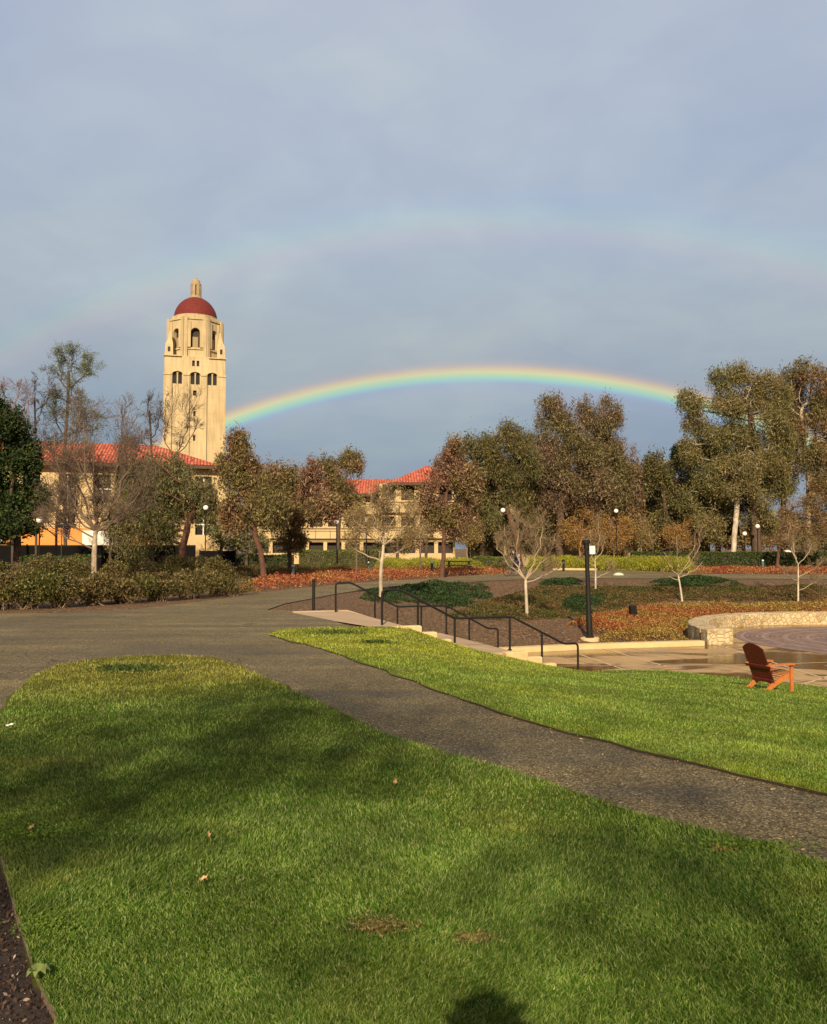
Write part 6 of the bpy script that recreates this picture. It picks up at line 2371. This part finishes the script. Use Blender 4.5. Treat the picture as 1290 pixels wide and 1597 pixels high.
for an, ln in ((-1.2, .05), (-.75, .065), (-.3, .04), (.1, .06), (.5, .045), (.95, .06), (1.35, .045)):
    dv_ = Vector((math.sin(an), -.15, math.cos(an)))
    m.tube([hc + dv_ * .07, hc + dv_ * .115, hc + dv_ * (.12 + ln) + Vector((.015, 0, 0))], [.04, .03, .006], 7)
m.build('hair_tuft', HAIR, PH, smooth=True)
m = MB()
m.box(-.038, .038, .272, .281, 1.56, 1.7, bev=.002)
m.build('held_phone', DARKC)
_ph = COL.objects['held_phone']
_ph.location = (0, -.31, -.01)
_ph.name = 'phone'
tag(_ph, 'dark phone held up in front of the photographer', 'phone')

# ------------------------------------------------------------------ small things on the front lawn
# steel edging
m = MB()
pts = [p.copy() for p in EDGING[:6]]
n = len(pts)
vs = []
for i, p in enumerate(pts):
    d = (pts[min(i + 1, n - 1)] - pts[max(i - 1, 0)]).normalized()
    s_ = Vector((-d.y, d.x, 0)) * .006
    for q, z in ((-1, -.1), (-1, .022), (1, .022), (1, -.1)):
        vs.append(Vector((p.x, p.y, z)) + s_ * q)
m.add(vs, [(i * 4 + k, i * 4 + (k + 1) % 4, i * 4 + 4 + (k + 1) % 4, i * 4 + 4 + k) for i in range(n - 1) for k in range(4)])
o = m.build('lawn_edging', simple('rusty_steel', (.2, .14, .1), (.12, .08, .06), .7, 20))
tag(o, 'thin steel edging between the front lawn and the dark mulch', 'edging')
bed = sheet('mulch_bed', [tuple(p.xy) for p in EDGING] + [(-8, -6), (-8, 4.6), (-2.8, 4.72)], .3, -.004, simple('dark_bark_mulch', (.05, .03, .02), (.02, .012, .009), .95, 40, 1.0, 60, detail=5, bdist=.03))
tag(bed, kind='structure')
# mulch chips near the camera
n = 30000
yy = R.uniform(2.2, 5.2, n)
xx = R.uniform(-4.2, -.8, n)
Pm = np.column_stack([xx, yy])
Pm = Pm[~inside(Pm, L1)]
Pm = Pm[Pm[:, 1] < 4.7]
C = np.column_stack([Pm, .0 + .012 * R.random(len(Pm))])
V_, F_ = leaf_quads(C, .014 * R.uniform(.4, 2.0, len(C)), .008, 0, 0)
mc = np_mesh('mulch_chips', V_, F_, foliage('mulch_chip_colours', [(.02, .01, .007), (.05, .026, .016), (.1, .055, .035), (.03, .016, .01), (.05, .03, .02), (.4, .33, .26)], None, .3, .9, 0))
tag(mc, 'dark bark chips left of the lawn edging', 'mulch', kind='stuff')
# clover and weeds

def weeds(name, label, cx, cy, rx, ry, n, ls):
    P_2 = np.column_stack([R.normal(cx, rx, n), R.normal(cy, ry, n)])
    C_ = np.column_stack([P_2, .035 + .02 * R.random(n)])
    V_, F_ = leaf_quads(C_, ls * R.uniform(.6, 1.4, n), ls * .8, 0, .0, spread=1)
    o = np_mesh(name, V_, F_, FO['weed'])
    tag(o, label, 'weeds', kind='stuff')


a = g2(70, 1455)
weeds('clover', 'bright green clover patch beside the lawn edging', a[0], a[1], .06, .045, 800, .012)
a = g2(25, 1310)
weeds('clover', 'dark green clover patch at the left edge of the lawn', a[0], a[1], .18, .12, 2200, .014)
a = g2(1170, 1330)
weeds('clover', 'green weeds along the near edge of the asphalt path', a[0], a[1], .16, .035, 600, .018)
a = g2(930, 1437)
weeds('clover', 'pale green clover patch in the middle of the front lawn', a[0], a[1], .09, .06, 350, .012)
BR = foliage('dead_grass', [(.08, .045, .015), (.2, .14, .05), (.34, .28, .12), (.12, .13, .03)], None, .3, .9, .2)
for px, py, nn, rx in ((592, 1457, 700, .07), (740, 1477, 420, .045), (1128, 1335, 120, .04)):
    a = g2(px, py)
    C_ = np.column_stack([R.normal(a[0], rx, nn), R.normal(a[1], rx * .6, nn), .035 + .014 * R.random(nn)])
    V_, F_ = leaf_quads(C_, .016 * R.uniform(.6, 1.6, nn), .006, 0, 0)
    tag(np_mesh('dead_grass_patch', V_, F_, BR), 'brown dead thatch showing through the front lawn', 'grass', kind='stuff')
for px, py, nn, rx, lb in ((208, 1047, 500, .28, 'dark tuft near the rounded top of the front lawn'), (180, 1046, 160, .12, 'small dark tuft left of the larger one at the top of the front lawn'), (525, 990, 420, .3, 'dark tuft at the tip of the right lawn'), (586, 1005, 220, .16, 'smaller dark tuft at the tip of the right lawn')):
    a = gp(px, py)
    C_ = np.column_stack([R.normal(a.x, rx, nn), R.normal(a.y, rx * .6, nn)])
    C_ = np.column_stack([C_, H(C_) + .04 + .03 * R.random(nn)])
    V_, F_ = leaf_quads(C_, .05 * R.uniform(.6, 1.5, nn), .018, 0, 1.2)
    tag(np_mesh('dark_grass_tuft', V_, F_, FO['hedge']), lb, 'grass', kind='stuff')
# leaf litter along the path edges
ed = np.array([L1[i] for i in range(0, 18)] + [L2[i] for i in range(-10, 0)])
nn = 900
i_ = R.integers(0, len(ed) - 1, nn)
i_ = i_[i_ != 17]
u_ = R.random(len(i_))[:, None]
C_ = ed[i_] * (1 - u_) + ed[i_ + 1] * u_ + R.normal(0, .16, (len(i_), 2))
C_ = C_[~inside(C_, L1) & ~inside(C_, L2)]
C_ = np.column_stack([C_, H(C_) + .008 + .006 * R.random(len(C_))])
V_, F_ = leaf_quads(C_, .022 * R.uniform(.4, 2.0, len(C_)), .011, 0, 0)
V_[:, 2] = np.minimum(V_[:, 2], np.repeat(C_[:, 2], 4) + .004).clip(np.repeat(C_[:, 2], 4) - .004)
tag(np_mesh('leaf_litter', V_, F_, foliage('litter_colours', [(.1, .06, .025), (.25, .16, .07), (.4, .3, .15), (.06, .04, .02)], None, .3, .9, 0)), 'bits of dry leaf scattered along the asphalt edges', 'leaves', kind='stuff')
# leaf rosette
a = g2(58, 1543)
t = empty('dandelion_plant', (a[0], a[1], 0), 'pale green leaf rosette growing at the lawn edging', 'plant')
for k in range(9):
    an = k * .7 + R.normal(0, .1)
    ln = R.uniform(.033, .052)
    m = MB()
    d = Vector((math.cos(an), math.sin(an), 0))
    s_ = Vector((-d.y, d.x, 0))
    pr = [(0, .004, .01), (.35, .009, .045), (.7, .011, .055), (1, .001, .04)]
    vs = [d * (u * ln) + s_ * (w_ * q) + Vector((0, 0, z + .03)) for u, w_, z in pr for q in (-1, 1)]
    m.add(vs, [(i * 2, i * 2 + 1, i * 2 + 3, i * 2 + 2) for i in range(3)])
    m.build('leaf', FO['bud'], t)
# fallen leaves and a scrap of paper
LV = simple('dry_leaf', (.62, .4, .2), (.45, .25, .11), .8, 30)


def leaf_on_lawn(px, py, L_, rz, mat, nm, label, cat, grp=None):
    p = g2(px, py)
    m = MB()
    pr = [(-.5, .02, .012), (-.25, .24, .0), (.05, .32, .01), (.3, .2, .004), (.5, .02, .02)]
    vs = []
    for u, w_, z in pr:
        for q in (-1, 0, 1):
            vs.append((u * L_, q * w_ * L_, z + (.012 if q else 0)))
    m.add(vs, [(i * 3 + j, i * 3 + j + 1, i * 3 + j + 4, i * 3 + j + 3) for i in range(4) for j in range(2)])
    o = m.build(nm, mat)
    o.location = (p[0], p[1], .06)
    o.rotation_euler = (rad(10), rad(-8), rz)
    tag(o, label, cat, grp)


leaf_on_lawn(318, 1393, .042, .4, LV, 'fallen_leaf', 'curled dry leaf on the lawn left of the centre', 'leaf', 'dry leaves fallen on the front lawn')
leaf_on_lawn(616, 1236, .045, 1.4, LV, 'fallen_leaf', 'orange dry leaf on the lawn near the middle of the photo', 'leaf', 'dry leaves fallen on the front lawn')
leaf_on_lawn(325, 1322, .03, 2.2, LV, 'fallen_leaf', 'tiny pale leaf farther up the lawn left of the centre', 'leaf', 'dry leaves fallen on the front lawn')
leaf_on_lawn(48, 1310, .035, .9, LV, 'fallen_leaf', 'dry leaf lying in the dark clover at the left edge', 'leaf', 'dry leaves fallen on the front lawn')
leaf_on_lawn(16, 1143, .08, .1, M['white'], 'paper_scrap', 'small white scrap of paper at the left edge of the lawn', 'litter')
